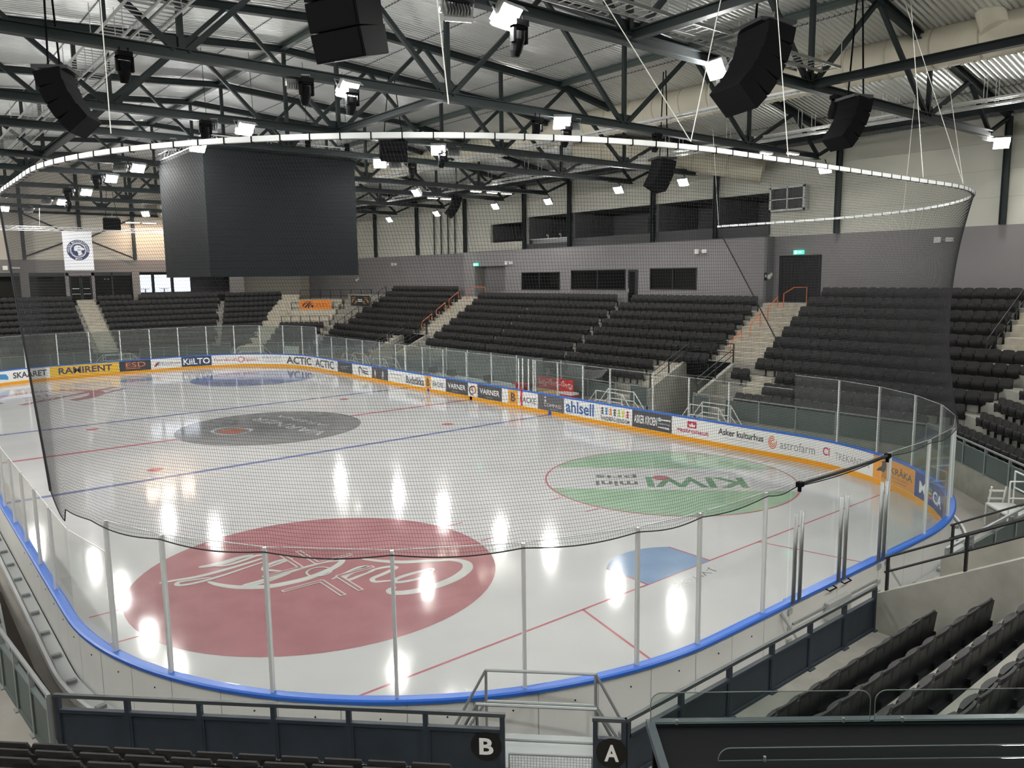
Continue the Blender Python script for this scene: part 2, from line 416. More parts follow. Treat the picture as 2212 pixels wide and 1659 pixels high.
# outer base frame
for a, b in ((S_right(9), GA-.3), (GB+.3, S_left(22))):
    band(MB(), a, b, rect(.16,.42,.02,.07)).build('base_frame', M_galv, boards)
    band(MB(), a, b, rect(.44,.50,.02,.16)).build('base_frame', M_alu, boards)
    k = 0
    for s in np.arange(a+.3, b, 1.3):
        k += 1
        m2 = MB(); d = (bpos(s+.1)-bpos(s-.1)).normalized(); n = (bpos(s,.5)-bpos(s,.1)).normalized()
        m2.obox(bpos(s,.3,.10), d, n, (0,0,1), .1, .16, .07)
        m2.build('base_bracket', M_rail, boards)
# adverts on the inner face  (s0, s1, colour, [ (text, ta, tb, za, zb, colour, bold) ])
def advert(s0, s1, col, items=(), z0=.205, z1=1.02, deco=None):
    a = None
    m2 = MB(); band(m2, s0, s1, rect(-.004,-.001,z0,z1)); a = m2.build('advert_panel', mat('advert_'+col, col, .45), boards)
    for t, ta, tb, za, zb, c, bold in items:
        V, F = text_geo(t, bold); m3 = MB()
        m3.add([bpos(ta+(tb-ta)*u, -.009, za+(zb-za)*v) for u, v in V], F)
        m3.build('lettering', mat('letter_'+c, c, .5), a)
    for di, (dname, pts, c) in enumerate(deco or ()):
        m3 = MB(); m3.poly([bpos(s, -.008-.0015*di, z) for s, z in pts]); m3.build(dname, mat('letter_'+c, c, .5), a)
    return a
def disc(s, z, r, n=20, e=1.): return [(s+r*math.cos(2*PI*i/n), z+e*r*math.sin(2*PI*i/n)) for i in range(n)]
W_, D_, G_ = '#dddddb', '#33363a', '#4c4d50'
advert(-6.5, -.95, W_, [('SKAARET', -3.5, -1.15, .4, .85, '#46484c', .03)], deco=[('swoosh', [(-5.6,.75),(-4.6,.85),(-4.0,.8),(-3.85,.6),(-3.85,.38),(-4.7,.5),(-5.6,.45)], '#3f87b8')])
advert(-.93, 3.9, '#d9b13a', [('RAMIRENT', -.35, 3.4, .38, .88, '#463c58', .025)])
advert(3.92, 6.3, D_, [('ESD', 4.4, 5.9, .5, .9, '#c9744f', .01)], deco=[('underline', [(4.4,.38),(5.5,.38),(5.5,.43),(4.4,.43)], '#c9744f')])
advert(6.32, 8.68, W_, [('AJFKnudtzen', 6.6, 8.6, .42, .72, '#5a5a60', 0)], deco=[('slash', [(6.5,.4),(6.7,.4),(7.0,.75),(6.8,.75)], '#8c3038')])
advert(8.7, 11.08, '#2f3e5c', [('KiiLTO', 8.85, 10.95, .36, .88, '#e8e8e6', .02)])
advert(11.1, 15.1, W_, [('Fjordkraft', 11.3, 13.2, .42, .78, '#b0474d', .0), ('ligaen', 13.75, 14.95, .42, .78, '#b0474d', 0)], deco=[('ring_mark', disc(13.48,.62,.26), '#b0474d'), ('ring_inner', disc(13.48,.62,.2), W_)])
advert(15.12, 17.4, W_, [('FROST', 15.4, 17.2, .6, .92, '#a09ca0', 0), ('ARKITEKTER AS', 15.5, 17.1, .36, .46, '#8c888c', 0)])
advert(17.42, 25.5, W_, [('ACTIC', 17.7, 20.9, .3, .92, '#4a4a4c', .025), ('ACTIC', 21.6, 24.9, .3, .92, '#55575a', .025)])
advert(25.55, 27.94, G_, deco=[('pale_stroke', [(26.0,.55),(27.5,.75),(27.5,.8),(26.0,.62)], '#8f9294'), ('pale_stroke', [(26.2,.45),(27.2,.6),(27.2,.64),(26.2,.5)], '#8f9294')])
advert(27.96, 30.9, W_, deco=[('small_print', [(29.6,.78),(30.4,.76),(30.4,.82),(29.6,.84)], '#77797c')])
ham = boards.children[-1]
for pts, w in (([(29.0,.9),(29.02,.6),(29.06,.26)],.14), ([(28.95,.72),(29.2,.86),(29.6,.62),(30.45,.6)],.12), ([(29.4,.5),(29.9,.46),(30.45,.4)],.12)):
    m3 = MB(); brush(m3, pts, w, lambda p: bpos(p[0], -.008, p[1])); m3.build('hammer_stroke', mat('letter_#55575a', '#55575a', .5), ham)
advert(30.92, 33.2, G_, deco=[('bottle', [(31.3,.3),(31.5,.3),(31.5,.65),(31.42,.85),(31.36,.85),(31.3,.65)], '#c9c4c2'), ('bottle_label', [(31.32,.34),(31.5,.34),(31.5,.42),(31.32,.42)], '#b03038'), ('bottle', [(32.4,.3),(32.6,.3),(32.6,.65),(32.52,.85),(32.46,.85),(32.4,.65)], '#c9c4c2'), ('bottle_label', [(32.42,.34),(32.6,.34),(32.6,.42),(32.42,.42)], '#b03038')])
advert(33.22, 37.92, W_, [('Budstikka', 35.6, 37.85, .3, .82, '#5a5c60', .03)], deco=[('small_print', [(33.5,.72),(35.2,.7),(35.2,.76),(33.5,.78)], '#9a9b9e'), ('underline', [(33.5,.52),(34.5,.44),(35.5,.5),(34.5,.48)], '#77797c')])
advert(37.96, 38.66, '#d99a3e', [('B', 38.15, 38.5, .35, .85, '#4a4a4c', .03)])
advert(38.68, 40.36, W_, [('BACKE', 38.9, 40.1, .42, .74, '#55575a', .01)])
advert(40.38, 42.74, '#4a4a4d', [('VARNER', 40.6, 42.5, .48, .8, '#e0e0de', .02), ('ARENA', 41.0, 41.7, .3, .38, '#9c9c9a', 0)])
em = advert(42.76, 43.7, W_)
for pts, w, c in (([(43.35,.85),(43.0,.75),(42.9,.55),(43.05,.35),(43.3,.3)],.1,'#2f3032'), ([(43.1,.8),(43.4,.82),(43.55,.6),(43.4,.45)],.12,'#b8653c'), ([(43.0,.6),(43.2,.62),(43.3,.5)],.1,'#b8653c'), ([(43.1,.42),(43.3,.4),(43.5,.5)],.05,'#2f3032'), ([(43.1,.72),(43.3,.7)],.04,'#2f3032')):
    m3 = MB(); brush(m3, pts, w, lambda p: bpos(p[0], -.009, p[1])); m3.build('tiger_stroke', mat('letter_'+c, c, .5), em)
advert(43.72, 46.06, '#4a4a4d', [('VARNER', 43.95, 45.85, .48, .8, '#e0e0de', .02), ('ARENA', 44.5, 45.2, .3, .38, '#9c9c9a', 0)])
advert(46.08, 46.62, W_); advert(46.64, 47.5, '#d99a3e', [('B', 46.88, 47.28, .35, .85, '#4a4a4c', .03)])
advert(47.52, 49.2, W_, [('BACKE', 47.7, 49.05, .42, .74, '#55575a', .01)])
advert(49.22, 51.3, '#5c5a5d', [(';', 49.75, 49.9, .62, .95, '#e0e0de', .03), ('COMPASS', 49.75, 51.1, .42, .6, '#d4d4d2', 0), ('GROUP', 50.2, 50.8, .28, .34, '#b0b0ae', 0)])
advert(51.32, 53.75, W_, [('ahlsell', 51.45, 53.5, .32, .95, '#345f9c', .02)])
tb = advert(53.77, 56.05, W_, [('TANDBERG EIENDOM', 53.95, 55.9, .26, .46, '#4a4b50', .02)])
for i, c in enumerate(('#4a4b50','#3f7fb4','#d08040','#4a4b50','#93b84a','#c8c440','#b02c50')):
    s0 = 53.98+i*.28; m3 = MB()
    for k in range(3): m3.poly([bpos(s0, -.009, .56+k*.12), bpos(s0+.19, -.009, .55+k*.12), bpos(s0+.19, -.009, .64+k*.12), bpos(s0+.1, -.009, .67+k*.12)])
    m3.build('colour_figure', mat('letter_'+c, c, .5), tb)
advert(56.07, 58.46, '#47474a', [('ASKER KROEN', 56.2, 57.6, .42, .82, '#e0e0de', .02), ('Catering', 57.65, 58.35, .52, .62, '#d0d0ce', 0)], deco=[('spoon', disc(57.75,.76,.12,16,.8), '#a9c0cc'), ('spoon_handle', [(57.8,.73),(58.4,.72),(58.4,.8),(57.8,.78)], '#d0d0ce'), ('knife', [(57.65,.38),(58.35,.34),(58.3,.44),(57.65,.42)], '#d0d0ce')])
advert(58.48, 68.2, W_, [('gastronaut', 58.75, 60.5, .32, .56, '#a83050', .02), ('Asker kulturhus', 61.0, 63.2, .56, .84, '#3c3d40', .02), ('astrofarm', 63.95, 65.5, .42, .78, '#8a8a8c', 0), ('CI', 65.85, 66.15, .5, .82, '#b82858', .02), ('TREKANTEN', 66.4, 68.05, .45, .7, '#8c8c90', -.01)],
       deco=[('small_print', [(61.3,.43),(63.0,.43),(63.0,.46),(61.3,.46)], '#b4b4b8'), ('crown_box', [(59.35,.62),(59.85,.62),(59.85,.92),(59.35,.92)], '#b03048'), ('crown', [(59.45,.68),(59.75,.68),(59.78,.8),(59.68,.76),(59.6,.86),(59.52,.76),(59.42,.8)], '#dddddb')])
sp = boards.children[-1]
m3 = MB()
for r0 in (.09, .17, .25):
    for i in range(22):
        a, b = .6*r0*8+i*.25, .6*r0*8+(i+1)*.25
        m3.poly([bpos(63.62+r*math.cos(q)*.72, -.0095, .62+r*math.sin(q)) for r, q in ((r0-.025,a),(r0+.02,a),(r0+.02,b),(r0-.025,b))])
m3.build('spiral_mark', mat('letter_#cf6a3e', '#cf6a3e', .5), sp)
kr = advert(68.24, 70.6, '#dc9440', [('KRÅKA', 69.15, 70.45, .56, .86, '#6a5a4a', .02), ('BRYGGERIET', 69.25, 70.2, .42, .5, '#8a7050', 0)], deco=[('small_print', [(69.35,.33),(70.1,.33),(70.1,.35),(69.35,.35)], '#8a7050')])
m3 = MB(); m3.poly([bpos(s, -.0095, z) for s, z in ((68.42,.48),(68.62,.52),(68.8,.5),(68.92,.62),(68.93,.82),(68.86,.93),(68.78,.92),(68.72,.86),(68.62,.86),(68.72,.8),(68.66,.68),(68.5,.58))][::-1]); m3.build('crow_figure', mat('letter_#3c3a3c', '#3c3a3c', .5), kr)
m3 = MB()
for a, b in (((68.78,.52),(68.76,.36)), ((68.86,.55),(68.88,.34)), ((68.7,.36),(68.84,.36)), ((68.82,.34),(68.95,.34))):
    brush(m3, [a, b], .025, lambda p: bpos(p[0], -.0095, p[1]), 2)
m3.build('crow_legs', mat('letter_#3c3a3c', '#3c3a3c', .5), kr)
advert(70.62, 73.2, '#3b4a80', [('M', 70.95, 71.45, .4, .78, '#e4e6ea', .025), ('CA', 72.05, 72.95, .4, .78, '#e4e6ea', .025)], deco=[('bar_mark', [(71.6,.68),(71.95,.68),(71.95,.75),(71.6,.75)], '#58a878'), ('bar_mark', [(71.6,.56),(71.95,.56),(71.95,.63),(71.6,.63)], '#d8b840'), ('bar_mark', [(71.6,.44),(71.95,.44),(71.95,.51),(71.6,.51)], '#c05060')])
advert(73.22, 76.5, '#6c5a50')
for s, c in ((38.35,'#2d4a9c'), (43.05,'#9c2c30'), (50.2,'#2d4a9c'), (S_right(30),'#9c2c30')):
    m3 = MB(); band(m3, s-.12, s+.12, rect(-.018,-.013,.0,.2)); m3.build('line_mark', mat('letter_'+c, c, .5), boards)

# ---- protective glass around the rink
def shield(name, label, stations, ztop, m, skip=(), postm=M_alu, pw=.05, inner=.06):
    t = thing(name, label, 'protective glass', bpos(stations[0], inner, 1.1))
    for i, s in enumerate(stations):
        zt = ztop(s)
        d = (bpos(s+.1)-bpos(s-.1)).normalized(); n = Vector((d.y, -d.x, 0))
        if i not in skip: MB().obox(bpos(s, inner, (1.1+zt)/2), d, n, (0,0,1), pw, .07, zt-1.1).build('post', postm, t)
        if i < len(stations)-1:
            a, b = bpos(s, inner, 0), bpos(stations[i+1], inner, 0); dd = (b-a).normalized(); a = a+dd*.03; b = b-dd*.03
            z1 = max(zt, ztop(stations[i+1])) if zt == ztop(stations[i+1]) else min(zt, ztop(stations[i+1]))
            nn = Vector((dd.y, -dd.x, 0))
            MB().obox((a+b)/2+Vector((0,0,(1.1+z1)/2)), dd, nn, (0,0,1), (b-a).length, .012, z1-1.1).build('pane', m, t)
            MB().obox((a+b)/2+Vector((0,0,z1+.004)), dd, nn, (0,0,1), (b-a).length, .014, .012).build('pane_edge', M_alu, t)
    return t
tall = lambda s: 3.42
low = lambda s: 2.85
near_st = [S_left(6.28), 0,0,0]
near_st = [S_near(-2.68), S_near(-4.6), S_near(-5.95)]+[S_near(-5.95)+1.95*i for i in range(1, 6)]
near_st = [GB]+near_st
near_st[-1] = S_left(6.28)-.0
near_st = sorted(near_st)
shield('glass_shield', 'tall clear glass shield on the near boards left of the gate', near_st, tall, M_shield, skip=(0,))
shield('glass_shield', 'clear glass shield of the double gate in the near boards', [GA, S_near(-.05), GB], tall, M_shield, skip=(0,1,2))
st = [S_right(8.59), S_right(6.6), S_right(4.96)]+list(np.linspace(S_right(4.96)+1.9, S_near(2.15), 7))+[GA]
st = [S_right(8.59), S_right(8.59)+1.95, S_right(8.59)+3.85, S_right(8.59)+5.8, S_right(8.59)+7.7, S_right(8.59)+9.6, S_right(8.59)+11.5, S_right(8.59)+13.4, S_near(2.15), GA]
shield('glass_shield', 'tall curved glass shield in the near right corner of the rink', st, tall, M_shield_c, skip=(0, 9))
st = [S_right(y) for y in (24.1, 22.3, 20.4, 18.5, 15.76, 13.7, 11.6, 8.62)]
shield('glass_shield', 'lower glass shield on the right boards beside the near stairs', st, low, M_shield, skip=(7,))
st = [S_right(y) for y in (51, 48.5, 46, 43.5, 41, 38.8, 37.6)]
shield('glass_shield', 'glass shield on the right boards before the far stairs', st, low, M_shield2)
st = list(np.linspace(-18, 8.2+SEG[1]+.3, 19))
shield('glass_shield', 'tall glass shield on the far end boards', st, lambda s: 3.5, M_shield2, pw=.07)
st = [S_left(y) for y in (6.3, 8.2, 10.1, 12.0, 14.0, 16.0, 18.0, 20, 22)]
shield('glass_shield', 'glass shield on the left boards seen edge on', st, low, M_shield, skip=(1,))

# ------------------------------------------------------------------ safety net
def net_s(u, z):
    k = max(0, min(1, (z-3.4)/5.9))
    return (64.45*(1-k)+60.65*k)*(1-u)+(100.3*(1-k)+103.65*k)*u
def corner_w(s):
    for a, b in ((64.55, 77.9), (86.1, 99.45)):
        if a < s < b: return math.sin(PI*(s-a)/(b-a))
    return 0
POSTS = sorted([S_near(x) for x in (-1.75, -2.68, -4.6, -5.95)]+[S_near(-5.95)+1.95*i for i in range(1, 6)]+[S_right(8.59)+1.92*i for i in range(0, 9)]+[S_near(1.75), 100.3])
PARR = np.array(POSTS)
def net_pt(u, t):
    z = 3.36+5.94*t; s = net_s(u, z)
    if t < .12:
        i = np.searchsorted(PARR, s)
        if 0 < i < len(PARR):
            f = (s-PARR[i-1])/(PARR[i]-PARR[i-1]); z -= .06*math.sin(PI*f)*(1-t/.12)
            if s > 99: z -= .25*math.sin(PI*f)*(1-t/.12)
    off = .10-.62*corner_w(s)*math.sin(PI*t)**1.0
    return bpos(s, off, z)
NU, NT = 830, 116
tg = np.linspace(0, 1, 31); ug = np.linspace(0, 1, NU//4+1)
G = np.array([[net_pt(u, t) for t in tg] for u in ug])          # coarse surface
def lerp_grid(uu, tt):
    a = np.clip(uu*(len(ug)-1), 0, len(ug)-1.0001); b = np.clip(tt*(len(tg)-1), 0, len(tg)-1.0001)
    i = a.astype(int); j = b.astype(int); fa = (a-i)[:,None]; fb = (b-j)[:,None]
    return (G[i,j]*(1-fa)+G[i+1,j]*fa)*(1-fb)+(G[i,j+1]*(1-fa)+G[i+1,j+1]*fa)*fb
def strands(lines, r):
    V, F, o = [], [], 0
    for P, nrm in lines:
        n = len(P); T = np.gradient(P, axis=0); T /= np.linalg.norm(T, axis=1)[:,None]+1e-9
        B = np.cross(T, nrm); B /= np.linalg.norm(B, axis=1)[:,None]+1e-9; N = np.cross(B, T)
        R = np.stack([P+r*(math.cos(a)*N+math.sin(a)*B) for a in (0, 2*PI/3, 4*PI/3)], 1).reshape(-1, 3)
        i = np.arange(n-1)[:,None]*3+o
        for k in range(3):
            k2 = (k+1) % 3
            F.append(np.concatenate([i+k, i+3+k, i+3+k2, i+k2], 1))
        V.append(R); o += n*3
    return np.concatenate(V), np.concatenate(F)
def np_mesh(name, V, F, m, parent=None):
    me = bpy.data.meshes.new(name); me.vertices.add(len(V)); me.vertices.foreach_set('co', V.astype(np.float32).ravel())
    k = F.shape[1]; me.loops.add(F.size); me.loops.foreach_set('vertex_index', F.astype(np.int32).ravel())
    me.polygons.add(len(F)); me.polygons.foreach_set('loop_start', np.arange(0, F.size, k, dtype=np.int32))
    me.update(calc_edges=True); me.validate(); me.materials.append(m)
    o = bpy.data.objects.new(name, me); COL.objects.link(o)
    if parent is not None: o.parent = parent
    return o
net = thing('safety_net', 'black safety net hanging behind the near boards from a white curved rail', 'net')
lines = []
tv = np.linspace(0, 1, 25)
for i in range(NU+1):
    P = lerp_grid(np.full(25, i/NU), tv); c = bpos(net_s(i/NU, 6), 1) - bpos(net_s(i/NU, 6), 0)
    lines.append((P, np.tile([[c.x, c.y, .01]], (25, 1))))
for j in range(NT+1):
    u = np.linspace(0, 1, NU//4+1); lines.append((lerp_grid(u, np.full(len(u), j/NT)), np.tile([[0, 0, 1.]], (len(u), 1))))
V, F = strands(lines, .0021)
tag(np_mesh('net_mesh', V, F, M_net, net), kind='stuff')
mbe = MB(); mbe.tube([net_pt(u, 0) for u in np.linspace(0, 1, 260)], .011, 5); mbe.build('border_cord', M_net, net)
for u in (0, 1):
    MB().tube([net_pt(u, t)+Vector((0, 0, 0)) for t in np.linspace(0, 1, 16)], .024, 6).build('edge_rope', M_net, net)
# thick gathered rope over the gate
MB().tube([(-1.8,-.22,3.45),(-.6,-.22,3.43),(.4,-.22,3.43),(1.7,-.22,3.45)], .032, 8).build('gathered_rope', M_net, net)
for x in (-1.8, 1.7): MB().box((x-.06,-.27,3.4),(x+.06,-.16,3.49)).box((x-.02,-.24,3.3),(x+.02,-.18,3.42)).build('rope_clamp', M_black, net)
S0, S1 = net_s(0, 9.3), net_s(1, 9.3)
band(MB(), S0, S1, rect(.05, .12, 9.31, 9.385)).build('hanging_rail', M_alu, net)
mt = MB()
for s in np.arange(S0+.2, S1, .42):
    d = (bpos(s+.1)-bpos(s-.1)).normalized(); n = Vector((d.y,-d.x,0))
    mt.obox(bpos(s,.085,9.345), d, n, (0,0,1), .016, .085, .09)
tag(mt.build('rail_tie', M_black, net), kind='stuff')
for a, b in (((-9.6,-.1,9.42),(-9.7,.3,13.0)), ((-5.1,-.1,9.42),(-8.0,2.5,15.5)), ((-5.1,-.1,9.42),(-1.2,1.6,15.5)), ((-2.4,-.1,9.42),(-2.4,.4,13.5)), ((5.0,-.1,9.42),(2.0,1.0,15.5)), ((5.0,-.1,9.42),(8.8,2.0,13.0)), ((11.9,4.4,9.42),(12.5,4.5,13.2)), ((12.75,12.4,9.4),(12.75,12.8,13.4)), ((-12.3,4.1,9.42),(-12.2,4.5,15.5)), ((2.9,-.1,9.42),(2.9,.6,15.0))):
    MB().tube([a, b], .008, 5).build('suspension_wire', M_cable, net)

# ------------------------------------------------------------------ hall shell
X_R, X_L, Y_N, Y_F = 24.2, -24.8, -15.0, 77.0
FZ = -.03
struct('floor', MB().box((X_L-1, Y_N-1, FZ-.3), (X_R+6, Y_F+2, FZ)), M_floor)
def wall_x(mb, x, th, y0, y1, z0, z1, holes=()):
    ys = sorted({y0, y1, *[h[0] for h in holes], *[h[1] for h in holes]}); zs = sorted({z0, z1, *[h[2] for h in holes], *[h[3] for h in holes]})
    for i in range(len(ys)-1):
        for j in range(len(zs)-1):
            cy, cz = (ys[i]+ys[i+1])/2, (zs[j]+zs[j+1])/2
            if not (y0 < cy < y1 and z0 < cz < z1): continue
            if any(h[0] < cy < h[1] and h[2] < cz < h[3] for h in holes): continue
            mb.box((x, ys[i], zs[j]), (x+th, ys[i+1], zs[j+1]))
    return mb
def wall_y(mb, y, th, x0, x1, z0, z1, holes=()):
    m2 = wall_x(MB(), y, th, x0, x1, z0, z1, holes)
    mb.add([(b, a, c) for a, b, c in m2.v], [f[::-1] for f in m2.f]); return mb
UP = [(38.5,42.8,10.06,11.5), (17.3,38.3,9.5,11.8)]
CUR = (14.15,16.7,5.78,8.32)
struct('wall_right', wall_x(MB(), X_R, .3, Y_N, Y_F, 0, 9.38, [CUR]), M_grey)
struct('wall_right.001', wall_x(MB(), X_R, .25, Y_N, Y_F, 9.38, 14.1, UP), M_cream)
mj = MB()
for z in (10.6, 11.8, 13.0):
    for a, b in ((Y_N, 17.2), (43, Y_F)) if z < 12 else ((Y_N, Y_F),): mj.box((X_R-.004, a, z-.012), (X_R, b, z+.012))
struct('trim_1', mj, mat('joint_line', '#a8a69c', .7))
W1, W2, W3, DR = (33.5,37.76,6.36,7.66), (27.18,32.35,6.4,7.75), (21.5,25.13,6.44,7.77), (26.12,27.02,5.31,7.72)
REC = (39.74,43.7,5.31,8.2)
struct('wall_right.002', wall_x(MB(), 23.2, .3, 17.0, 45.2, 4.9, 9.33, [W1, W2, W3, DR, REC]), M_grey)
struct('wall_right.003', MB().box((23.5,17.0,4.9),(24.2,17.3,9.33)).box((23.5,44.9,4.9),(24.2,45.2,9.33)), M_grey2)
struct('trim_2', MB().box((23.2,17.0,9.33),(24.2,45.2,9.38)), M_grey2)
# rooms behind the windows
def room(name, x0, x1, y0, y1, z0, z1, m):
    t = .08
    struct(name, MB().box((x1,y0,z0),(x1+t,y1,z1)).box((x0,y0-t,z0),(x1,y0,z1)).box((x0,y1,z0),(x1,y1+t,z1)).box((x0,y0,z0-t),(x1,y1,z0)).box((x0,y0,z1),(x1,y1,z1+t)), m)
room('wall_room.001', 23.52, 26.5, 33.0, 38.6, 5.31, 8.2, mat('room_grey', '#6a6a6b', .8))
room('wall_room.002', 23.52, 26.5, 21.0, 32.8, 5.31, 8.2, M_grey2)
room('wall_room.003', 23.52, 25.6, 39.74, 43.7, 5.31, 8.2, mat('lobby_grey', '#7a7672', .8))
room('wall_room.004', 24.46, 28.5, 17.3, 43.0, 9.42, 11.9, mat('lounge_grey', '#616163', .8))
for i, (w, mull) in enumerate(((W1, .52), (W2, .5), (W3, .5))):
    y0, y1, z0, z1 = w
    f = MB()
    for a, b in (((y0,z0),(y1,z0+.07)), ((y0,z1-.07),(y1,z1)), ((y0,z0),(y0+.07,z1)), ((y1-.07,z0),(y1,z1))):
        f.box((23.17,a[0],a[1]),(23.3,b[0],b[1]))
    ym = y0+(y1-y0)*mull; f.box((23.18,ym-.04,z0),(23.29,ym+.04,z1))
    fo = struct('window_%d' % (i+1), f, M_blackm)
    for a, b in ((y0+.07,ym-.04),(ym+.04,y1-.07)):
        MB().box((23.24,a,z0+.07),(23.25,b,z1-.07)).build('pane', M_pane, fo)
d = struct('door_1', MB().box((23.22,DR[0],DR[2]),(23.3,DR[1],DR[3])), M_blackm)
MB().box((23.21,DR[0]+.3,DR[2]+.2),(23.225,DR[1]-.12,DR[3]-.15)).build('pane', M_pane, d)
MB().tube([(23.16,DR[1]-.1,6.25),(23.16,DR[1]-.1,6.5)], .02, 6).build('handle', M_alu, d)
d = struct('door_2', MB().box((25.5,41.9,5.31),(25.58,43.0,7.6)), M_blackm)
MB().box((25.48,42.1,5.6),(25.5,42.8,7.4)).build('pane', M_pane, d)
d = struct('door_3', MB().box((25.5,39.8,5.31),(25.58,41.0,7.9)), M_blackm)
tag(MB().box((25.44,41.2,5.5),(25.49,41.75,7.4)).build('wall_poster', mat('poster_orange','#b8733a',.6)), 'tall orange poster on the wall inside the upper lobby opening', 'poster')
# bits inside the rooms
tag(MB().box((24.2,37.0,6.0),(24.7,37.4,6.75)).build('printer', M_white), 'white printer behind the left control room window', 'printer')
tag(MB().box((24.2,34.9,6.0),(24.6,35.3,6.9)).build('monitor', M_black), 'dark monitor behind the left control room window', 'monitor')
jm = MB()
jm.prism([(24.0,29.9,6.45),(24.0,30.5,6.45),(24.0,30.5,6.9),(24.0,30.75,6.75),(24.0,30.8,6.95),(24.0,30.45,7.25),(24.0,29.95,7.25),(24.0,29.6,6.95),(24.0,29.65,6.75),(24.0,29.9,6.9)], (.12,0,0))
tag(jm.build('hanging_shirt', M_red), 'red shirt hanging behind the middle control room window', 'shirt')
# curtain in the right opening
cm = MB()
N = 60
for i in range(N):
    ys = [CUR[0]+(CUR[1]-CUR[0])*k/N for k in (i, i+1)]; xs = [X_R+.1+.05*math.sin(k*1.25) for k in (i, i+1)]
    cm.add([(xs[0],ys[0],CUR[2]+.02),(xs[1],ys[1],CUR[2]+.02),(xs[1],ys[1],CUR[3]-.01),(xs[0],ys[0],CUR[3]-.01)], [(0,1,2,3)])
    cm.add([(xs[0]+.012,ys[0],CUR[2]+.02),(xs[1]+.012,ys[1],CUR[2]+.02),(xs[1]+.012,ys[1],CUR[3]-.01),(xs[0]+.012,ys[0],CUR[3]-.01)], [(3,2,1,0)])
tag(cm.build('black_curtain', M_curtain), 'black pleated curtain closing the doorway at the top of the stairs', 'curtain')
struct('wall_right.004', MB().box((X_R+.35,CUR[0]-.3,5.5),(X_R+.4,CUR[1]+.3,8.6)), M_dark)
# upper lounge: parapet, counter, partitions, seats
pp = thing('lounge_parapet', 'dark parapet along the upper lounge opening above the grey wall', 'parapet', (24.1,17.3,9.4))
for a, b, z in ((17.35,20.9,10.0),(21.1,25.5,10.05),(25.8,33.2,10.0),(33.5,38.2,9.78)):
    MB().box((24.12,a,9.4),(24.2,b,z)).build('parapet_panel', mat('parapet_grey', '#3c3c3e', .6), pp)
t = thing('bar_counter', 'stainless bar counter lit in the upper lounge opening', 'counter', (24.4,34,9.42))
MB().box((24.5,33.8,9.43),(24.9,38.0,10.1)).build('counter_body', M_stain, t); MB().box((24.4,33.7,10.1),(25.0,38.1,10.15)).build('counter_top', M_alu, t)
for y in (35.0, 36.4): tag(MB().tube([(24.7,y,10.15),(24.7,y,10.4),(24.6,y,10.45),(24.55,y,10.35)], .03, 6).build('beer_tap', M_alu), 'steel tap on the lit lounge counter, ' + ('nearer the right end' if y < 36 else 'nearer the left end'), 'tap')
lp = MB()
for y in (21.0, 25.65, 33.35, 38.4): lp.box((24.46,y-.1,9.42),(28.4,y+.1,11.9))
struct('wall_room.005', lp, M_grey2)
tag(MB().box((27.4,26.3,9.9),(27.44,29.0,11.4)).build('lounge_screen', M_dark), 'dark screen on the back wall of the upper lounge', 'screen')
tag(MB().box((24.3,38.9,9.9),(25.2,42.4,10.2)).build('window_desk', M_black), 'dark desk behind the upper left commentary window', 'desk')
# ventilation cage on the right wall
t = thing('ventilation_grille', 'square grey ventilation cage fixed high on the right wall', 'ventilation grille', (24.1,15,10.7))
f = MB()
for a, b in (((15,10.7),(17.1,10.8)),((15,11.9),(17.1,12.0)),((15,10.7),(15.1,12)),((17,10.7),(17.1,12)),((16.0,10.7),(16.06,12)),((15,11.3),(17.1,11.35))): f.box((23.7,a[0],a[1]),(23.8,b[0],b[1]))
f.box((23.8,15,10.7),(24.2,15.08,12)).box((23.8,17.02,10.7),(24.2,17.1,12)); f.build('cage_frame', M_galv, t)
f = MB()
for i in range(26): f.box((23.74,15.1+i*.075,10.8),(23.75,15.11+i*.075,11.9))
f.build('cage_mesh', M_steel, t); MB().box((24.0,15.1,10.8),(24.19,17,11.9)).build('louvre', M_grey2, t)

# far end wall
YF = 71.0
holes = [(-9.5,-4.95,5.3,8.2), (-4.3,3.95,5.3,8.2), (4.6,13.0,5.3,8.2)]
struct('wall_far', wall_y(MB(), YF, .3, X_L, 14.4, 0, 9.32, holes), mat('grey_paint_warm', '#75716f', .75, noise=.06, nscale=.6))
struct('wall_far.001', wall_y(MB(), YF, .25, X_L, X_R, 9.32, 17.4), mat('cream_panel_far', '#b3ada2', .6, noise=.04, nscale=.6))
struct('wall_far.002', MB().box((14.1,YF+.3,0),(14.4,Y_F,9.32)), M_grey)
struct('wall_far.003', MB().box((14.4,Y_F,0),(X_R,Y_F+.3,9.4)), mat('perforated_beige', '#a39c8e', .7))
pf = MB()
for i in range(46): pf.box((17.0+i*.135,Y_F-.03,5.6),(17.05+i*.135,Y_F,8.6))
struct('trim_3', pf, M_cream)
rb = MB(); rb.box((-10,YF+3.2,5.2),(4.2,YF+3.3,8.4)); rb.box((-10,YF+.3,5.22),(14.1,YF+3.3,5.3)); rb.box((-10,YF+.3,8.3),(14.1,YF+3.3,8.38)); rb.box((-10,YF+.3,5.3),(-9.9,YF+3.2,8.3)); rb.box((4.0,YF+.3,5.3),(4.2,YF+3.2,8.3))
struct('wall_room.007', rb, M_dark)
struct('wall_room.008', MB().box((4.2,YF+3.2,5.3),(14.1,YF+3.3,8.3)), M_dark)
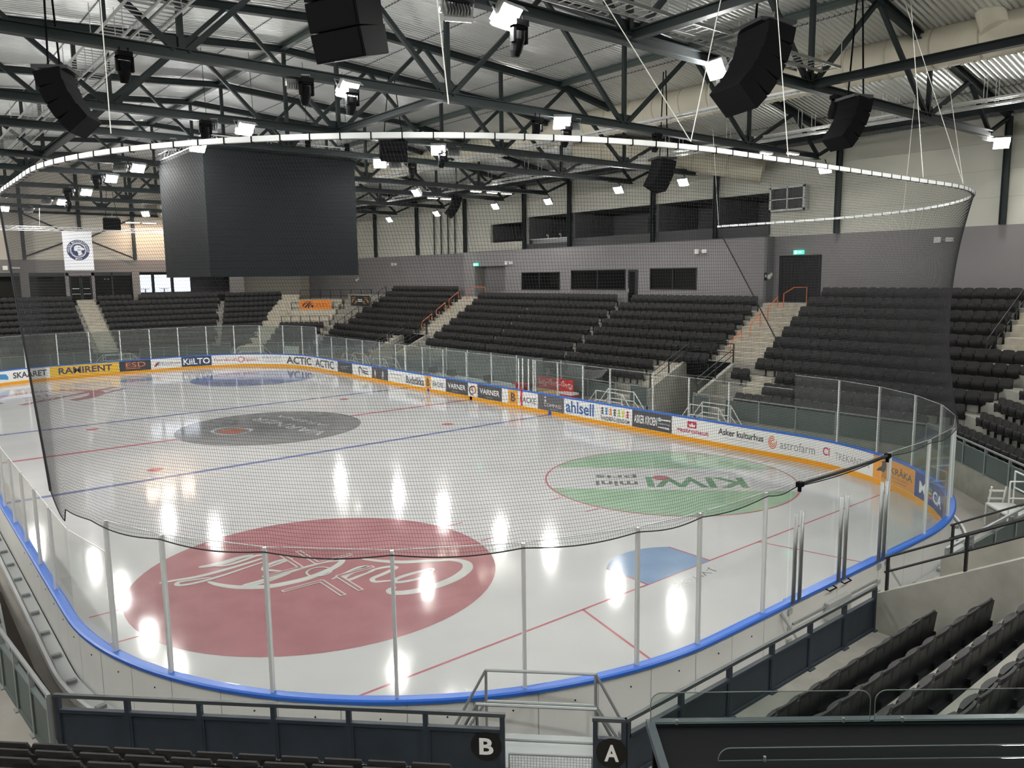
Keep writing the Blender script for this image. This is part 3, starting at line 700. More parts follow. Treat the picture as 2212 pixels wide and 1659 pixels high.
for i, (a, b) in enumerate(((4.65,6.0),(6.28,7.75),(8.05,9.6))):
    w = struct('window_%d' % (i+4), MB().box((a-.05,YF+1.55,5.3),(a,YF+1.65,8.2)).box((b,YF+1.55,5.3),(b+.05,YF+1.65,8.2)).box((a,YF+1.55,7.95),(b,YF+1.65,8.2)).box((a,YF+1.55,5.3),(b,YF+1.65,6.3)), M_blackm)
    MB().box((a,YF+1.59,6.3),(b,YF+1.61,7.95)).build('pane', emis('frosted_daylight', '#c9d0dc', .85), w)
    if i < 2: tag(MB().tube([((a+b)/2,YF+1.2,5.31),((a+b)/2,YF+1.2,6.6)], .04, 8).box(((a+b)/2-.35,YF+.9,6.6),((a+b)/2+.35,YF+1.5,6.64)).build('high_table', M_black), 'dark high table before the %s bright frosted window of the far wall' % ('left' if i == 0 else 'middle'), 'table')
for i, (a, b) in enumerate(((-1.2,-.35),(-.3,.5))):
    d = struct('door_%d' % (i+4), MB().box((a,YF+.05,5.3),(a+.08,YF+.12,7.9)).box((b-.08,YF+.05,5.3),(b,YF+.12,7.9)).box((a,YF+.05,7.8),(b,YF+.12,7.9)).box((a,YF+.05,5.3),(b,YF+.12,5.5)), M_blackm)
    MB().box((a+.08,YF+.08,5.5),(b-.08,YF+.09,7.8)).build('pane', M_pane, d)
    MB().tube([(a+.12,YF-.02,6.25),(a+.12,YF-.06,6.3),(b-.12,YF-.06,6.3),(b-.12,YF-.02,6.25)], .025, 6).build('push_bar', M_alu, d)
    MB().box((a+.15,YF+.02,6.75),(b-.15,YF+.04,6.8)).build('notice_strip', M_alu, d)
struct('trim_4', MB().box((-1.55,YF+.02,5.3),(-1.25,YF+.2,8.2)).box((.55,YF+.02,5.3),(.8,YF+.2,8.2)).box((-1.5,YF+.02,7.92),(.8,YF+.2,8.2)), M_grey)
w = struct('window_7', MB().box((.8,YF+.06,7.9),(3.9,YF+.1,8.2)).box((2.2,YF+.06,5.3),(2.3,YF+.1,8.2)), M_blackm)
MB().box((.85,YF+.07,5.3),(3.9,YF+.08,7.9)).build('pane', M_pane, w)
w = struct('window_8', MB().box((-4.3,YF+.06,7.9),(-1.5,YF+.1,8.2)), M_blackm)
MB().box((-4.3,YF+.07,5.3),(-1.55,YF+.08,7.9)).build('pane', M_pane, w)
w = struct('window_9', MB().box((-9.5,YF+.06,7.9),(-4.95,YF+.1,8.2)), M_blackm)
MB().box((-9.5,YF+.07,5.3),(-4.95,YF+.08,7.9)).build('pane', M_pane, w)
tag(MB().box((2.2,YF+2.9,7.55),(2.3,YF+3.0,7.65)).box((2.5,YF+2.9,7.55),(2.6,YF+3.0,7.65)).build('corridor_lamp', emis('cool_lamp', '#e8eeff', 12)), 'small cold lamp glowing in the dark far corridor', 'lamp')
# the two walls behind and beside the camera
struct('wall_near', MB().box((X_L,Y_N-.3,0),(X_R,Y_N,17.4)), M_cream)
struct('wall_left', MB().box((X_L-.3,Y_N,0),(X_L,Y_F,14.1)), M_cream)

# ---- roof
def zroof(x): 
    ax = abs(x+.3)
    return 17.42-.065*ax if ax < 11.9 else 17.42-.065*11.9-.19*(ax-11.9)
XS = [-25, -12.2, -.3, 11.6, 24.6]
per = .21; ny = int((Y_F+1-Y_N+1)/per)
prof = []
for i in range(ny):
    y = Y_N-1+i*per; prof += [(y,0),(y+.145,0),(y+.155,.07),(y+.2,.07)]
V = np.array([(x, y, zroof(x)+dz) for x in XS for y, dz in prof]); n = len(prof)
F = np.array([(a*n+i, a*n+i+1, (a+1)*n+i+1, (a+1)*n+i) for a in range(len(XS)-1) for i in range(n-1)])
roof = np_mesh('ceiling', V, F, M_deck); tag(roof, kind='structure')
struct('ceiling.001', MB().box((-25,Y_N-1,17.6),(24.6,Y_F+1,17.7)), M_dark)
ms = MB()
for x in np.arange(-22.8, 24, 2.95):
    if min(abs(x-q) for q in XS) < .3: continue
    prev = None
    o = len(ms.v)
    for y, dz in prof:
        ms.v.append((x-.03, y, zroof(x-.03)+dz-.012)); ms.v.append((x+.03, y, zroof(x+.03)+dz-.012))
    for i in range(len(prof)-1): ms.f.append((o+2*i, o+2*i+2, o+2*i+3, o+2*i+1))
struct('trim_5', ms, mat('deck_seam', '#5a5e5d', .6))
# trusses
TY = [-9.6, -2.0, 5.6, 13.3, 20.8, 25.6, 33.4, 38.3, 46.0, 53.5, 61.0]
ZB = 13.05
BN = [-22.3, -16.6, -8.4, -.25, 7.9, 16.05, 22.0]
TN = [-20.0, -12.4, -4.35, 3.8, 11.9, 19.6]
names = {5.6:'nearest the camera, its low chord crossing the upper right corner', 13.3:'second from the camera, low chord crossing above the net rail', 20.8:'third from the camera, in front of the screen cube', 25.6:'just before the hanging screen cube', 33.4:'just beyond the hanging screen cube', 38.3:'second beyond the hanging screen cube', 46.0:'third beyond the hanging screen cube', 53.5:'second from the far wall', 61.0:'closest to the far wall', -2.0:'over the near boards, mostly above the frame', -9.6:'behind the camera'}
for y in TY:
    t = thing('roof_truss', 'dark steel roof truss ' + names[y], 'roof truss', (0,y,ZB), 0)
    zt = lambda x: zroof(x)-.24
    MB().ibeam((BN[0],y,ZB),(BN[-1],y,ZB), .26, .27, .03).build('bottom_chord', M_steel, t)
    m2 = MB(); pts = [-24.4, -12.2, -.3, 11.6, 24.1]
    for a, b in zip(pts, pts[1:]): m2.ibeam((a,y,zt(a)),(b,y,zt(b)), .26, .28, .03)
    m2.build('top_chord', M_steel, t)
    for x in BN[1:-1]: MB().bar((x,y,ZB+.13),(x,y,zt(x)-.1), .14).build('vertical', M_steel, t)
    for i, b in enumerate(BN):
        for j in (i-1, i):
            if 0 <= j < len(TN):
                e = .25 if TN[j] > b else -.25
                MB().bar((b+e*.6,y,ZB+.1),(TN[j]-e*.5,y,zt(TN[j])-.12), .14, .14).build('diagonal', M_steel, t)
    MB().bar((BN[-1],y,ZB+.1),(23.9,y,zt(23.9)-.15), .14).build('diagonal', M_steel, t)
    MB().bar((BN[0],y,ZB+.1),(-24.3,y,zt(-24.3)-.15), .14).build('diagonal', M_steel, t)
    for b in BN[1:-1]: MB().box((b-.38,y-.012,ZB+.08),(b+.38,y+.012,ZB+.42)).build('gusset_plate', M_steel, t)
tie = lambda a, b, m=M_steel, n='roof_beam', lab='', w=.22, h=.24: tag(MB().ibeam(a, b, w, h, .03).build(n, m), lab, 'roof beam')
for x, lab in ((-.3,'long steel ridge beam under the roof deck'), (11.6,'long greenish steel beam at the right bend of the roof'), (-12.2,'long steel beam at the left bend of the roof')):
    tie((x, Y_N, zroof(x)-.14), (x, 71, zroof(x)-.14), mat('green_steel', '#46524f', .5), lab=lab)
tie((-.25,13.4,13.1),(-.25,20.7,13.1), lab='steel tie beam between second and third truss above the net rail')
tie((7.9,-2,13.1),(7.9,5.5,13.1), lab='steel tie beam running from the nearest truss to upper right')
tie((-.25,-2,13.1),(-.25,5.5,13.1), lab='steel tie beam at top centre running out of the picture')
tie((-8.4,25.7,13.1),(-8.4,33.3,13.1), lab='steel tie beam left of the screen cube')
tie((7.9,38.4,13.1),(7.9,45.9,13.1), lab='steel tie beam behind the screen cube on the right')
tie((22.2,Y_N,14.05),(22.2,71,14.05), lab='long steel beam along the top of the right wall')
COLY = [-2.0, 5.6, 13.3, 20.85, 25.65, 33.36, 38.35, 46.05, 53.47, 61.1, 68.5]
for i, y in enumerate(COLY):
    z0 = 9.38 if not 17 < y < 43 else 9.4
    tag(MB().ibeam((24.0,y,z0),(24.0,y,zroof(24)-.3), .24, .24, .03).build('steel_column', M_steel), 'dark steel column on the right wall, %s' % (
        ['over the near boards','far right, under the bright corner lamp','right of the ventilation cage','left of the ventilation cage','between the two right lounge bays','left of the long lounge bay','beside the commentary window','left of the commentary window','left of the four thin pipes','right of the screen cube edge','behind the screen cube'][i]), 'column')
for i, y in enumerate((50.75, 49.67, 48.61, 47.58)):
    tag(MB().tube([(24.05,y,9.35),(24.05,y,13.0)], .06, 8).build('wall_pipe', M_blackm), 'thin dark pipe on the right wall, %s of four from the left' % ['first','second','third','fourth'][i], 'pipe')
for x, lab in ((-4.5,'left of the white banner'), (-.1,'directly above the white banner'), (4.3,'right of the white banner'), (-11.9,'at the far left'), (12,'behind the screen cube')):
    tag(MB().ibeam((x,70.85,9.32 if abs(x) > 1 else 12.0),(x,70.85,zroof(x)-.2), .26, .26, .03).build('steel_column', M_steel), 'dark steel column on the far wall, ' + lab, 'column')
for a, b, lab in (((-4.4,13.2),(-.1,11.2),'upper left'), ((4.2,13.0),(.2,11.1),'upper right'), ((-4.4,9.6),(-.9,11.0),'lower left'), ((4.1,9.5),(.6,11.0),'lower right')):
    tag(MB().bar((a[0],70.8,a[1]),(b[0],70.8,b[1]), .12).build('wall_brace', M_steel), 'slanting steel brace on the far wall, %s of the cross' % lab, 'brace')
tag(MB().ibeam((-24,70.8,13.35),(24,70.8,13.35), .2, .2, .03).build('wall_beam', M_steel), 'horizontal steel beam across the far wall above the braces', 'beam')

# lattice truss with the banner
t = thing('lattice_truss', 'thin aluminium lattice truss carrying the white banner', 'truss', (0,62,11.4))
zt1 = lambda x: 11.55
m2 = MB(); 
for dy, dz in ((0,0),(0,-.3),(.28,-.15)): m2.tube([(-13,62+dy,11.6+dz),(6.2,62+dy,11.6+dz)], .028, 6)
m2.build('chord', M_alu, t); m2 = MB()
for i in range(64):
    x = -13+i*.3
    m2.tube([(x,62,11.6 if i%2 else 11.3),(x+.3,62,11.3 if i%2 else 11.6)], .014, 5)
    m2.tube([(x,62,11.6),(x+.3,62.28,11.45)], .012, 4)
m2.build('lattice', M_alu, t)
mw = MB()
for x in (-10, -4.5, 0.5, 5.5): mw.tube([(x,62,11.6),(x,61.2,13.0)], .01, 4)
mw.build('hanger', M_cable, t)
bn = thing('hanging_banner', 'white banner with round dark blue federation emblem hanging from the lattice truss', 'banner', (-2,62,8.3))
m2 = MB(); m2.box((-3.05,61.93,8.28),(-.98,61.95,11.3)); m2.build('cloth', mat('banner_cloth', '#dfe0e4', .8), bn)
BC = (-2.02, 9.85)
def bdisc(name, r0, r1, y, m, n=48):
    m2 = MB()
    for i in range(n):
        a, b = 2*PI*i/n, 2*PI*(i+1)/n
        m2.poly([(BC[0]+r*math.cos(q), y, BC[1]+r*math.sin(q)) for r, q in ((r0,a),(r1,a),(r1,b),(r0,b))])
    m2.build(name, m, bn)
M_bl = mat('emblem_blue', '#2a3356', .6); M_bw = mat('emblem_white', '#d4d6dc', .6)
bdisc('emblem_ring', .58, .80, 61.925, M_bl); bdisc('emblem_ring', .5, .53, 61.924, M_bl)
def arc_text(t, r, a0, a1, h, y, inner=False):
    n = len(t)
    for i, ch in enumerate(t):
        if ch == ' ': continue
        a = a0+(a1-a0)*(i+.5)/n; V, F = text_geo(ch, .02); w = abs(a1-a0)/n*r*.8
        ca, sa = math.cos(a), math.sin(a); m2 = MB()
        sg = -1 if inner else 1
        m2.add([(BC[0]+(r+sg*(v-.5)*h)*ca+sg*(u-.5)*w*sa, y, BC[1]+(r+sg*(v-.5)*h)*sa-sg*(u-.5)*w*ca) for u, v in V], F)
        yield m2
allm = MB()
for m2 in list(arc_text('NORGES ISHOCKEYFORBUND', .69, PI+.25, -.25, .13, 61.92))+list(arc_text('1934', .69, -PI/2-.35, -PI/2+.35, .14, 61.92, True)): allm.add(m2.v, m2.f)
allm.build('ring_lettering', M_bw, bn)
m2 = MB(); m2.poly([(BC[0]+a, 61.925, BC[1]+b) for a, b in circle(0,0,.48,32)]); m2.build('emblem_disc', M_bl, bn)
m2 = MB(); m2.poly([(BC[0]+a, 61.92, BC[1]+b) for a, b in ((-.3,.0),(-.28,.25),(-.1,.38),(.15,.36),(.3,.22),(.44,.12),(.42,.02),(.25,0),(.2,-.12),(.3,-.3),(.12,-.42),(-.05,-.4),(0,-.2),(-.12,-.05),(-.2,-.1))]); m2.build('bear_figure', M_bw, bn)
m2 = MB(); m2.poly([(BC[0]+a, 61.915, BC[1]+b) for a, b in ((.02,.22),(.1,.24),(.1,.17),(.03,.16))]); m2.poly([(BC[0]+a, 61.915, BC[1]+b) for a, b in ((-.05,.05),(.2,.05),(.2,.01),(-.05,0))]); m2.build('bear_feature', M_bl, bn)

# ---- screen cube
sc = thing('screen_cube', 'large dark hanging video cube above centre ice', 'video cube', (0,30,7.55))
X0, X1, Y0, Y1, Z0, Z1 = -3.55, 3.6, 26.8, 33.3, 7.55, 13.0
for a, b, n in (((X0,Y0,Z0),(X1,Y0+.12,Z1),1),((X0,Y1-.12,Z0),(X1,Y1,Z1),1),((X0,Y0+.12,Z0),(X0+.12,Y1-.12,Z1),1),((X1-.12,Y0+.12,Z0),(X1,Y1-.12,Z1),1)):
    MB().box(a, b).build('screen_face', M_screen, sc)
ln = MB()
for z in np.arange(Z0+.34, Z1, .34): ln.box((X0-.004,Y0-.004,z-.006),(X1+.004,Y0,z+.006)).box((X0-.004,Y0,z-.006),(X0,Y1,z+.006))
ln.build('module_joint', M_black, sc)
MB().box((X0+.1,Y0+.1,Z0+.02),(X1-.1,Y1-.1,Z0+.06)).build('base_plate', M_black, sc)
fr = MB()
for y in (Y0+.1, Y1-.1): fr.bar((X0-.2,y,Z1+.08),(X1+.2,y,Z1+.08), .14)
for x in (X0+.1, X1-.1): fr.bar((x,Y0,Z1+.08),(x,Y1,Z1+.08), .14)
fr.build('top_frame', M_steel, sc)
tr = thing('rigging_truss', 'aluminium rigging truss with motors on top of the video cube', 'truss', (0,30,13.1))
m2 = MB()
for y in (Y0+.1, Y1-.1):
    for dz in (.2, .55): m2.tube([(X0,y,Z1+dz),(X1,y,Z1+dz)], .03, 6)
    for i in range(24):
        x = X0+i*.3; m2.tube([(x,y,Z1+(.2 if i%2 else .55)),(x+.3,y,Z1+(.55 if i%2 else .2))], .016, 5)
for x in (X0+.05, X1-.05):
    for dz in (.2, .5): m2.tube([(x,Y0,Z1+dz),(x,Y1,Z1+dz)], .03, 6)
    for i in range(21):
        y = Y0+i*.3; m2.tube([(x,y,Z1+(.2 if i%2 else .5)),(x,y+.3,Z1+(.5 if i%2 else .2))], .016, 5)
m2.build('lattice', M_alu, tr)
for x in (X0+.3, -1.2, 1.3, X1-.3):
    MB().tube([(x,Y0+.1,Z1+.2),(x,Y0+.1,Z1+.75)], .13, 10).build('hoist_motor', M_black, tr)
    MB().tube([(x,Y0+.1,Z1+.7),(x,Y0+.3,zroof(x)-.1)], .012, 5).build('hoist_chain', M_blackm, tr)

# ---- ducts, cable ladders
def duct(name, label, pts, r, seams=True, holes=0):
    t = thing(name, label, 'air duct', pts[0]); MB().tube(pts, r, 24).build('duct_body', M_duct, t, smooth=False)
    for p in t.children[0].data.polygons: p.use_smooth = len(p.vertices) == 4
    if seams:
        L = len(pts)
        for i in range(L-1):
            a, b = Vector(pts[i]), Vector(pts[i+1]); n = max(1, int((b-a).length/1.6))
            for k in range(n):
                c = a.lerp(b, k/n); d = (b-a).normalized()*.03; MB().tube([c-d, c+d], r+.012, 24).build('duct_seam', mat('duct_seam', '#b5af9f', .7), t)
    return t
dt = duct('fabric_duct', 'big beige fabric air duct along the right side under the roof', [(15.6,-6,15.35),(15.6,66,15.35)], .72)
m2 = MB()
for y in np.arange(-2, 64, .42): m2.tube([(15.55,y,14.64),(15.55,y,14.56)], .05, 6)
tag(m2.build('nozzle', mat('duct_seam', '#b5af9f', .7), dt), kind='stuff')
duct('fabric_duct', 'vertical beige duct branch at the top right corner', [(15.3,3.75,17.0),(15.15,3.4,16.2),(15.0,3.1,15.4)], .45)
duct('fabric_duct', 'short beige round duct near the far wall right of the screen cube', [(5.5,66.5,13.55),(22.0,66.5,13.45)], .6)
duct('fabric_duct', 'slanting beige duct hanging above the ventilation cage', [(17.5,26,14.8),(20.5,22,14.2),(23.2,17.2,12.9)], .7)
def ladder(label, a, b, w, m=M_galv, rung=.3, group=None):
    a, b = Vector(a), Vector(b); d = (b-a).normalized(); n = Vector((-d.y, d.x, 0)); L = (b-a).length
    t = thing('cable_ladder', label, 'cable ladder', a)
    m2 = MB(); k = int(L/rung)
    for s in (-1, 1): m2.obox((a+b)/2+n*s*w/2, n, (0,0,1), d, .025, .08, L)
    for i in range(k): m2.bar(a+d*(i*rung)-n*w/2, a+d*(i*rung)+n*w/2, .035, .02)
    tag(m2.build('ladder_rack', m, t), kind='stuff')
    for i in range(int(L/3.7)+1):
        m2 = MB(); p = a+d*min(L, i*3.7+.4); m2.bar(p-n*w/2, p+n*w/2, .03); m2.tube([p-n*w/2, p-n*w/2+Vector((0,0,.9))], .012, 5); m2.tube([p+n*w/2, p+n*w/2+Vector((0,0,.9))], .012, 5); m2.build('hanger', m, t)
ladder('wide silver cable ladder along the upper left roof', (-9.6,8,13.75), (-9.6,58,13.75), .6)
ladder('second silver cable ladder beside the wide one at upper left', (-8.9,8,13.75), (-8.9,58,13.75), .4)
ladder('silver cable ladder crossing above the big right loudspeaker', (-3.2,5.1,13.5), (8.2,5.1,13.5), .6)
ladder('narrow silver cable ladder just behind the crossing one', (-3.2,5.75,13.55), (7.6,5.75,13.55), .3)
ladder('silver cable ladder between the fabric duct and the nearest truss', (10.4,7,13.6), (10.4,58,13.6), .45, M_alu)
ladder('silver cable ladder over the upper right seats', (17.2,0,13.55), (17.2,60,13.55), .3, M_alu)
ladder('second silver cable ladder over the upper right seats', (18.3,0,13.55), (18.3,60,13.55), .3, M_alu)

# ---- lamps
def lampdir(x): 
    if x > 10: return Vector((-.72,-.12,-.62))
    if x < -10: return Vector((.72,-.12,-.62))
    return Vector((-.45,-.66,-.60)) if x > 0 else Vector((.12,-.76,-.64))
FL = []
def flood(x, y, z, label, direction=None, w=.56, h=.46):
    d = (direction or lampdir(x)).normalized(); u = Vector((0,0,1)).cross(d).normalized(); v = d.cross(u)
    t = thing('flood_lamp', label, 'floodlight', (x,y,z)); c = Vector((x,y,z))
    hb = MB(); hb.obox(c-d*.06, u, v, d, w+.05, h+.05, .1)
    for i in range(9): hb.obox(c-d*.17+u*((i-4)*w/9), u, v, d, .012, h*.9, .13)
    vv = v if v.z > 0 else -v
    hb.obox(c+vv*(h/2+.05)+d*.03, u, d, vv, w+.08, .18, .015)  # hood plate added to keep upward light off the roof deck
    hb.build('housing', M_galv, t)
    for s in (-1, 1): MB().obox(c+v*(s*h*.26), u, v, d, w*.94, h*.44, .02).build('led_panel', M_fill_b if y < -9 else M_lamp_s if abs(x) > 15 else M_lamp_n if y < 6 else M_lamp, t)
    top = Vector((x, y, ZB-.14)) if z < ZB-.1 else Vector((x, y+.1, ZB-.1))
    MB().tube([c+u*(w/2+.05)-d*.05, c+u*(w/2+.05)-d*.3+Vector((0,0,.1)), c-u*(w/2+.05)-d*.3+Vector((0,0,.1)), c-u*(w/2+.05)-d*.05], .02, 6).build('yoke', M_galv, t)
    MB().tube([c-d*.3+Vector((0,0,.1)), top], .03, 6).build('bracket', M_steel, t)
where = {-2.0:'over the near boards',5.6:'on the nearest truss',13.3:'on the second truss from the camera',20.8:'on the third truss from the camera',25.6:'on the truss just before the screen cube',33.4:'on the truss just beyond the screen cube',38.3:'on the second truss beyond the screen cube',46.0:'on the third truss beyond the screen cube',53.5:'on the second truss from the far wall',61.0:'on the truss closest to the far wall'}
LX = {-2.0:(-4.2,4.3,-21), 5.6:(2.85,-4.2,-21,22.7), 13.3:(-3.86,4.47,-21,22.2), 20.8:(-4.03,4.26,-21,20.6), 25.6:(-4.15,4.18,-21,20.5), 33.4:(-4.5,11.1,-21,21.8), 38.3:(-4.6,4.3,-21,21), 46.0:(-4.3,4.3,-21,21.0), 53.5:(-4.33,4.3,-21,21.04), 61.0:(-6.8,2.85,-19,19)}
for y, xs in LX.items():
    for x in xs:
        side = 'far left' if x < -10 else 'far right' if x > 15 else 'left of centre' if x < 0 else 'right of centre'
        z = 12.75 if abs(x) < 10 else 12.45
        if (x, y) == (22.7, 5.6): z = 12.72
        flood(x, y-.22, z, 'lit white LED floodlight %s, %s' % (where[y], side), Vector((-.75,-.45,-.48)) if (x, y) == (22.7, 5.6) else Vector((-.86,.1,-.5)) if (x, y) == (2.85, 5.6) else None)
for x in (-15., -5.5, 4.3, 14.):  # unseen lamps added to brighten the outer faces of the near boards
    flood(x, -9.4, 12.7, 'added unseen fill floodlight behind the camera, ' + {-15.:'far left',-5.5:'left',4.3:'right',14.:'far right'}[x], Vector((.1,.72,-.68)), .4, .34)
for y in TY[2:]:
    for x in (-5.2, 5.3):
        flood(x, y+.24, 12.72, 'finned back of a floodlight %s, %s' % (where[y].replace('from the camera','along'), 'left side' if x < 0 else 'right side'), Vector((.3 if x < 0 else .2,.66,-.68)))
for x, y, lab in ((17.0,13.0,'near'), (18.2,12.4,'second'), (15.5,33.0,'third'), (16.8,33.0,'fourth'), (18.0,33.0,'fifth'), (15.5,38.0,'sixth'), (16.6,38.0,'seventh'), (15.5,53.2,'eighth'), (16.8,53.2,'ninth'), (21.6,5.5,'lowest right')):
    t = thing('strip_lamp', 'flat strip lamp under the right cable ladders, %s from the camera' % lab if lab != 'lowest right' else 'flat strip lamp beside the bright corner floodlight', 'strip light', (x,y,12.75))
    MB().box((x-.4,y-.1,12.75),(x+.4,y+.1,12.83)).build('housing', M_white, t); MB().box((x-.36,y-.08,12.735),(x+.36,y+.08,12.752)).build('diffuser', M_strip if lab != 'lowest right' else M_white, t)
for x in (-9.3, 4.0, 5.4, 7.2):
    t = thing('strip_lamp', 'strip lamp washing the far wall, ' + {-9.3:'at the far left edge', 4.0:'just left of the cube edge', 5.4:'partly behind the cube edge', 7.2:'hidden behind the cube edge'}[x], 'strip light', (x,69.5,12.6))
    MB().box((x-.6,69.4,12.6),(x+.6,69.65,12.68)).build('housing', M_white, t); MB().box((x-.55,69.42,12.585),(x+.55,69.63,12.602)).build('diffuser', emis('warm_strip', '#ffd9b8', 70.), t)

# moving heads
def mover(x, y, z, lab, tilt=0.):
    t = thing('moving_head_light', lab, 'stage light', (x,y,z))
    MB().box((x-.17,y-.13,z+.18),(x+.17,y+.13,z+.3)).tube([(x-.1,y,z+.3),(x-.1,y,ZB-.1)], .02, 6).tube([(x+.1,y,z+.3),(x+.1,y,ZB-.1)], .02, 6).build('clamp_base', M_black, t)
    MB().box((x-.2,y-.06,z-.15),(x-.15,y+.06,z+.18)).box((x+.15,y-.06,z-.15),(x+.2,y+.06,z+.18)).box((x-.2,y-.06,z+.13),(x+.2,y+.06,z+.19)).build('yoke', M_black, t)
    MB().tube([(x,y,z+.1),(x,y+tilt*.2,z-.05),(x,y+tilt*.6,z-.28),(x,y+tilt*.7,z-.4)], [.13,.16,.14,.09], 14).build('lamp_head', M_black, t)
for x, y, z, lab in ((-9.8,13.1,12.55,'left of the left ladder on the second truss'), (-3.9,5.4,12.45,'at top centre beside the finned lamp'), (-5.15,13.1,12.6,'on the second truss left of the flood'), (-3.75,13.1,12.5,'just under the second truss flood'), (-5.45,20.6,12.6,'on the third truss left of its flood'), (3.34,13.1,12.5,'left of the bright centre flood'), (4.7,13.1,12.35,'directly under the bright centre flood'), (3.2,5.4,12.4,'beside the side lit flood at right'), (9.1,5.4,12.6,'between the two right loudspeakers'), (4.5,20.6,12.45,'under the third truss right flood'), (-5.3,38.1,12.6,'above the left far floods'), (-5.3,45.8,12.6,'left of the far left flood pair'), (-4.0,53.3,12.55,'right of the farthest left floods'), (9.6,13.1,12.6,'on the second truss near the hanging wires'), (6.0,25.4,12.6,'right of the screen cube top')):
    mover(x, y, z, 'black moving head light ' + lab, .2)

# loudspeaker line arrays
def array(x, y, z, yaw, label, n=4, w=1.15, h=.36, dpt=.7, curve=.14, top=None):
    t = thing('line_array_speaker', label, 'loudspeaker', (x,y,z))
    f = Vector((math.cos(yaw), math.sin(yaw), 0)); s = Vector((-f.y, f.x, 0))
    p = Vector((x,y,z)); a = .05
    MB().obox(p+Vector((0,0,.06))+f*-.05, s, f, (0,0,1), w*.9, dpt*1.25, .08).build('flying_frame', M_blackm, t)
    for i in range(n):
        a += curve; fwd = (f*math.cos(a)-Vector((0,0,1))*math.sin(a)); dn = (-Vector((0,0,1))*math.cos(a)-f*math.sin(a))
        b = MB(); q = p+dn*h; 
        v1 = [p-s*w/2-fwd*dpt/2*.9, p+s*w/2-fwd*dpt/2*.9, p+s*w/2+fwd*dpt/2, p-s*w/2+fwd*dpt/2]
        v2 = [q-s*w/2-fwd*dpt/2*.8, q+s*w/2-fwd*dpt/2*.8, q+s*w/2+fwd*dpt/2, q-s*w/2+fwd*dpt/2]
        b.add(v1+v2, [(3,2,1,0),(4,5,6,7),(0,1,5,4),(1,2,6,5),(2,3,7,6),(3,0,4,7)])
        o = b.build('cabinet', M_black, t, bevel=.012)
        g = MB(); g.add([v1[3]+s*.05+fwd*.012+dn*.03, v1[2]-s*.05+fwd*.012+dn*.03, v2[2]-s*.05+fwd*.012-dn*.03, v2[3]+s*.05+fwd*.012-dn*.03], [(0,1,2,3)]); g.build('grille', mat('speaker_grille', '#101112', .85, spec=.1), o)
        p = q
    tz = top or 15.5
    m2 = MB()
    for k in (-1, 1): m2.bar(Vector((x,y,z+.1))+s*k*w*.35, (x+s.x*k*.1, y+s.y*k*.1, tz), .035)
    m2.build('hanging_strap', M_black, t)
array(-8.05, 5.5, 13.4, -2.75, 'large black loudspeaker array cut by the top edge left of centre', 4, 1.15, .5, .8, .06)
array(-11.25, 13.4, 12.2, 2.6, 'black loudspeaker array hanging at upper left', 4, .95, .34, .62, .17)
array(.9, 2.6, 12.75, -.35, 'big black curved loudspeaker array at upper right', 5, 1.15, .36, .75, .15)
array(8.2, 4.3, 12.45, -.35, 'smaller black curved loudspeaker array right of the big one', 4, .9, .36, .55, .17)
array(10.6, 13.6, 12.0, -.4, 'black loudspeaker hanging before the right lounge bays', 3, 1.0, .4, .7, .16)
array(2.2, 20.8, 13.0, -2.0, 'black loudspeaker above the right top of the screen cube', 2, 1.1, .4, .7, .16)
array(17.8, 38.4, 13.0, -.5, 'black loudspeaker hanging far off before the thin pipes', 4, 1.1, .36, .7, .17)
array(.4, 61.2, 12.3, -1.6, 'black loudspeaker box above the white banner truss', 2, 1.2, .42, .6, .05)

# ------------------------------------------------------------------ stands
def terrace(name, label, F0, al, up, a0, a1, prof, m0=0., m1=0., m=M_conc, cat='terrace', zb=FZ):
    """F0 front line point, al along, up uphill; prof [(d0,d1,z)..]; ends widen by m0,m1 per metre uphill"""
    F0, al, up = Vector((*F0, 0)), Vector((*al, 0)).normalized(), Vector((*up, 0)).normalized()
    pts = [(prof[0][0], zb)]
    for d0, d1, z in prof: pts += [(d0, z), (d1, z)]
    pts.append((prof[-1][1], zb))
    n = len(pts); mb = MB()
    A = [F0+al*(a0-m0*d)+up*d+Vector((0,0,z)) for d, z in pts]; B = [F0+al*(a1+m1*d)+up*d+Vector((0,0,z)) for d, z in pts]
    fl = al.cross(up).z > 0
    fs = [tuple(range(n)), tuple(range(2*n-1, n-1, -1))]+[(i, n+i, n+(i+1) % n, (i+1) % n) for i in range(n)]
    if not fl: fs = [f[::-1] for f in fs]
    mb.add(A+B, fs)
    return tag(mb.build(name, m), label, cat)
zk = lambda k: 6.16-.47*k
dk = lambda k: 9.62-.735*k
def side_prof(k0, k1, dtop, ztop=None, dfront=None):
    out = []
    for k in range(k0, k1-1, -1): out.append((dk(k)-.55 if out else (dfront if dfront is not None else dk(k)-.55), dk(k)+.185, zk(k)-.85))
    if dtop > out[-1][1]: out.append((out[-1][1], dtop, (zk(k1)-.85)))
    return out
T22 = math.tan(math.radians(22.5))
UP_, AL = (1, 0), (0, 1)
terrace('seating_terrace', 'stepped concrete terrace of the right stand near the camera', (HW,0), AL, UP_, 4.5+2.4*T22, 15.2, side_prof(9, -1, 11.58, dfront=2.4), m0=T22)
terrace('seating_terrace', 'stepped concrete terrace above the near stair opening', (HW,0), AL, UP_, 15.2, 18.1, side_prof(5, 0, 10.58), zb=2.1)
terrace('seating_terrace', 'long stepped concrete terrace of the middle right stand', (HW,0), AL, UP_, 18.1, 43.2, side_prof(9, 0, 10.58, dfront=2.4))
terrace('seating_terrace', 'stepped concrete terrace above the far stair opening', (HW,0), AL, UP_, 43.2, 46.4, side_prof(5, 0, 10.58), zb=2.1)
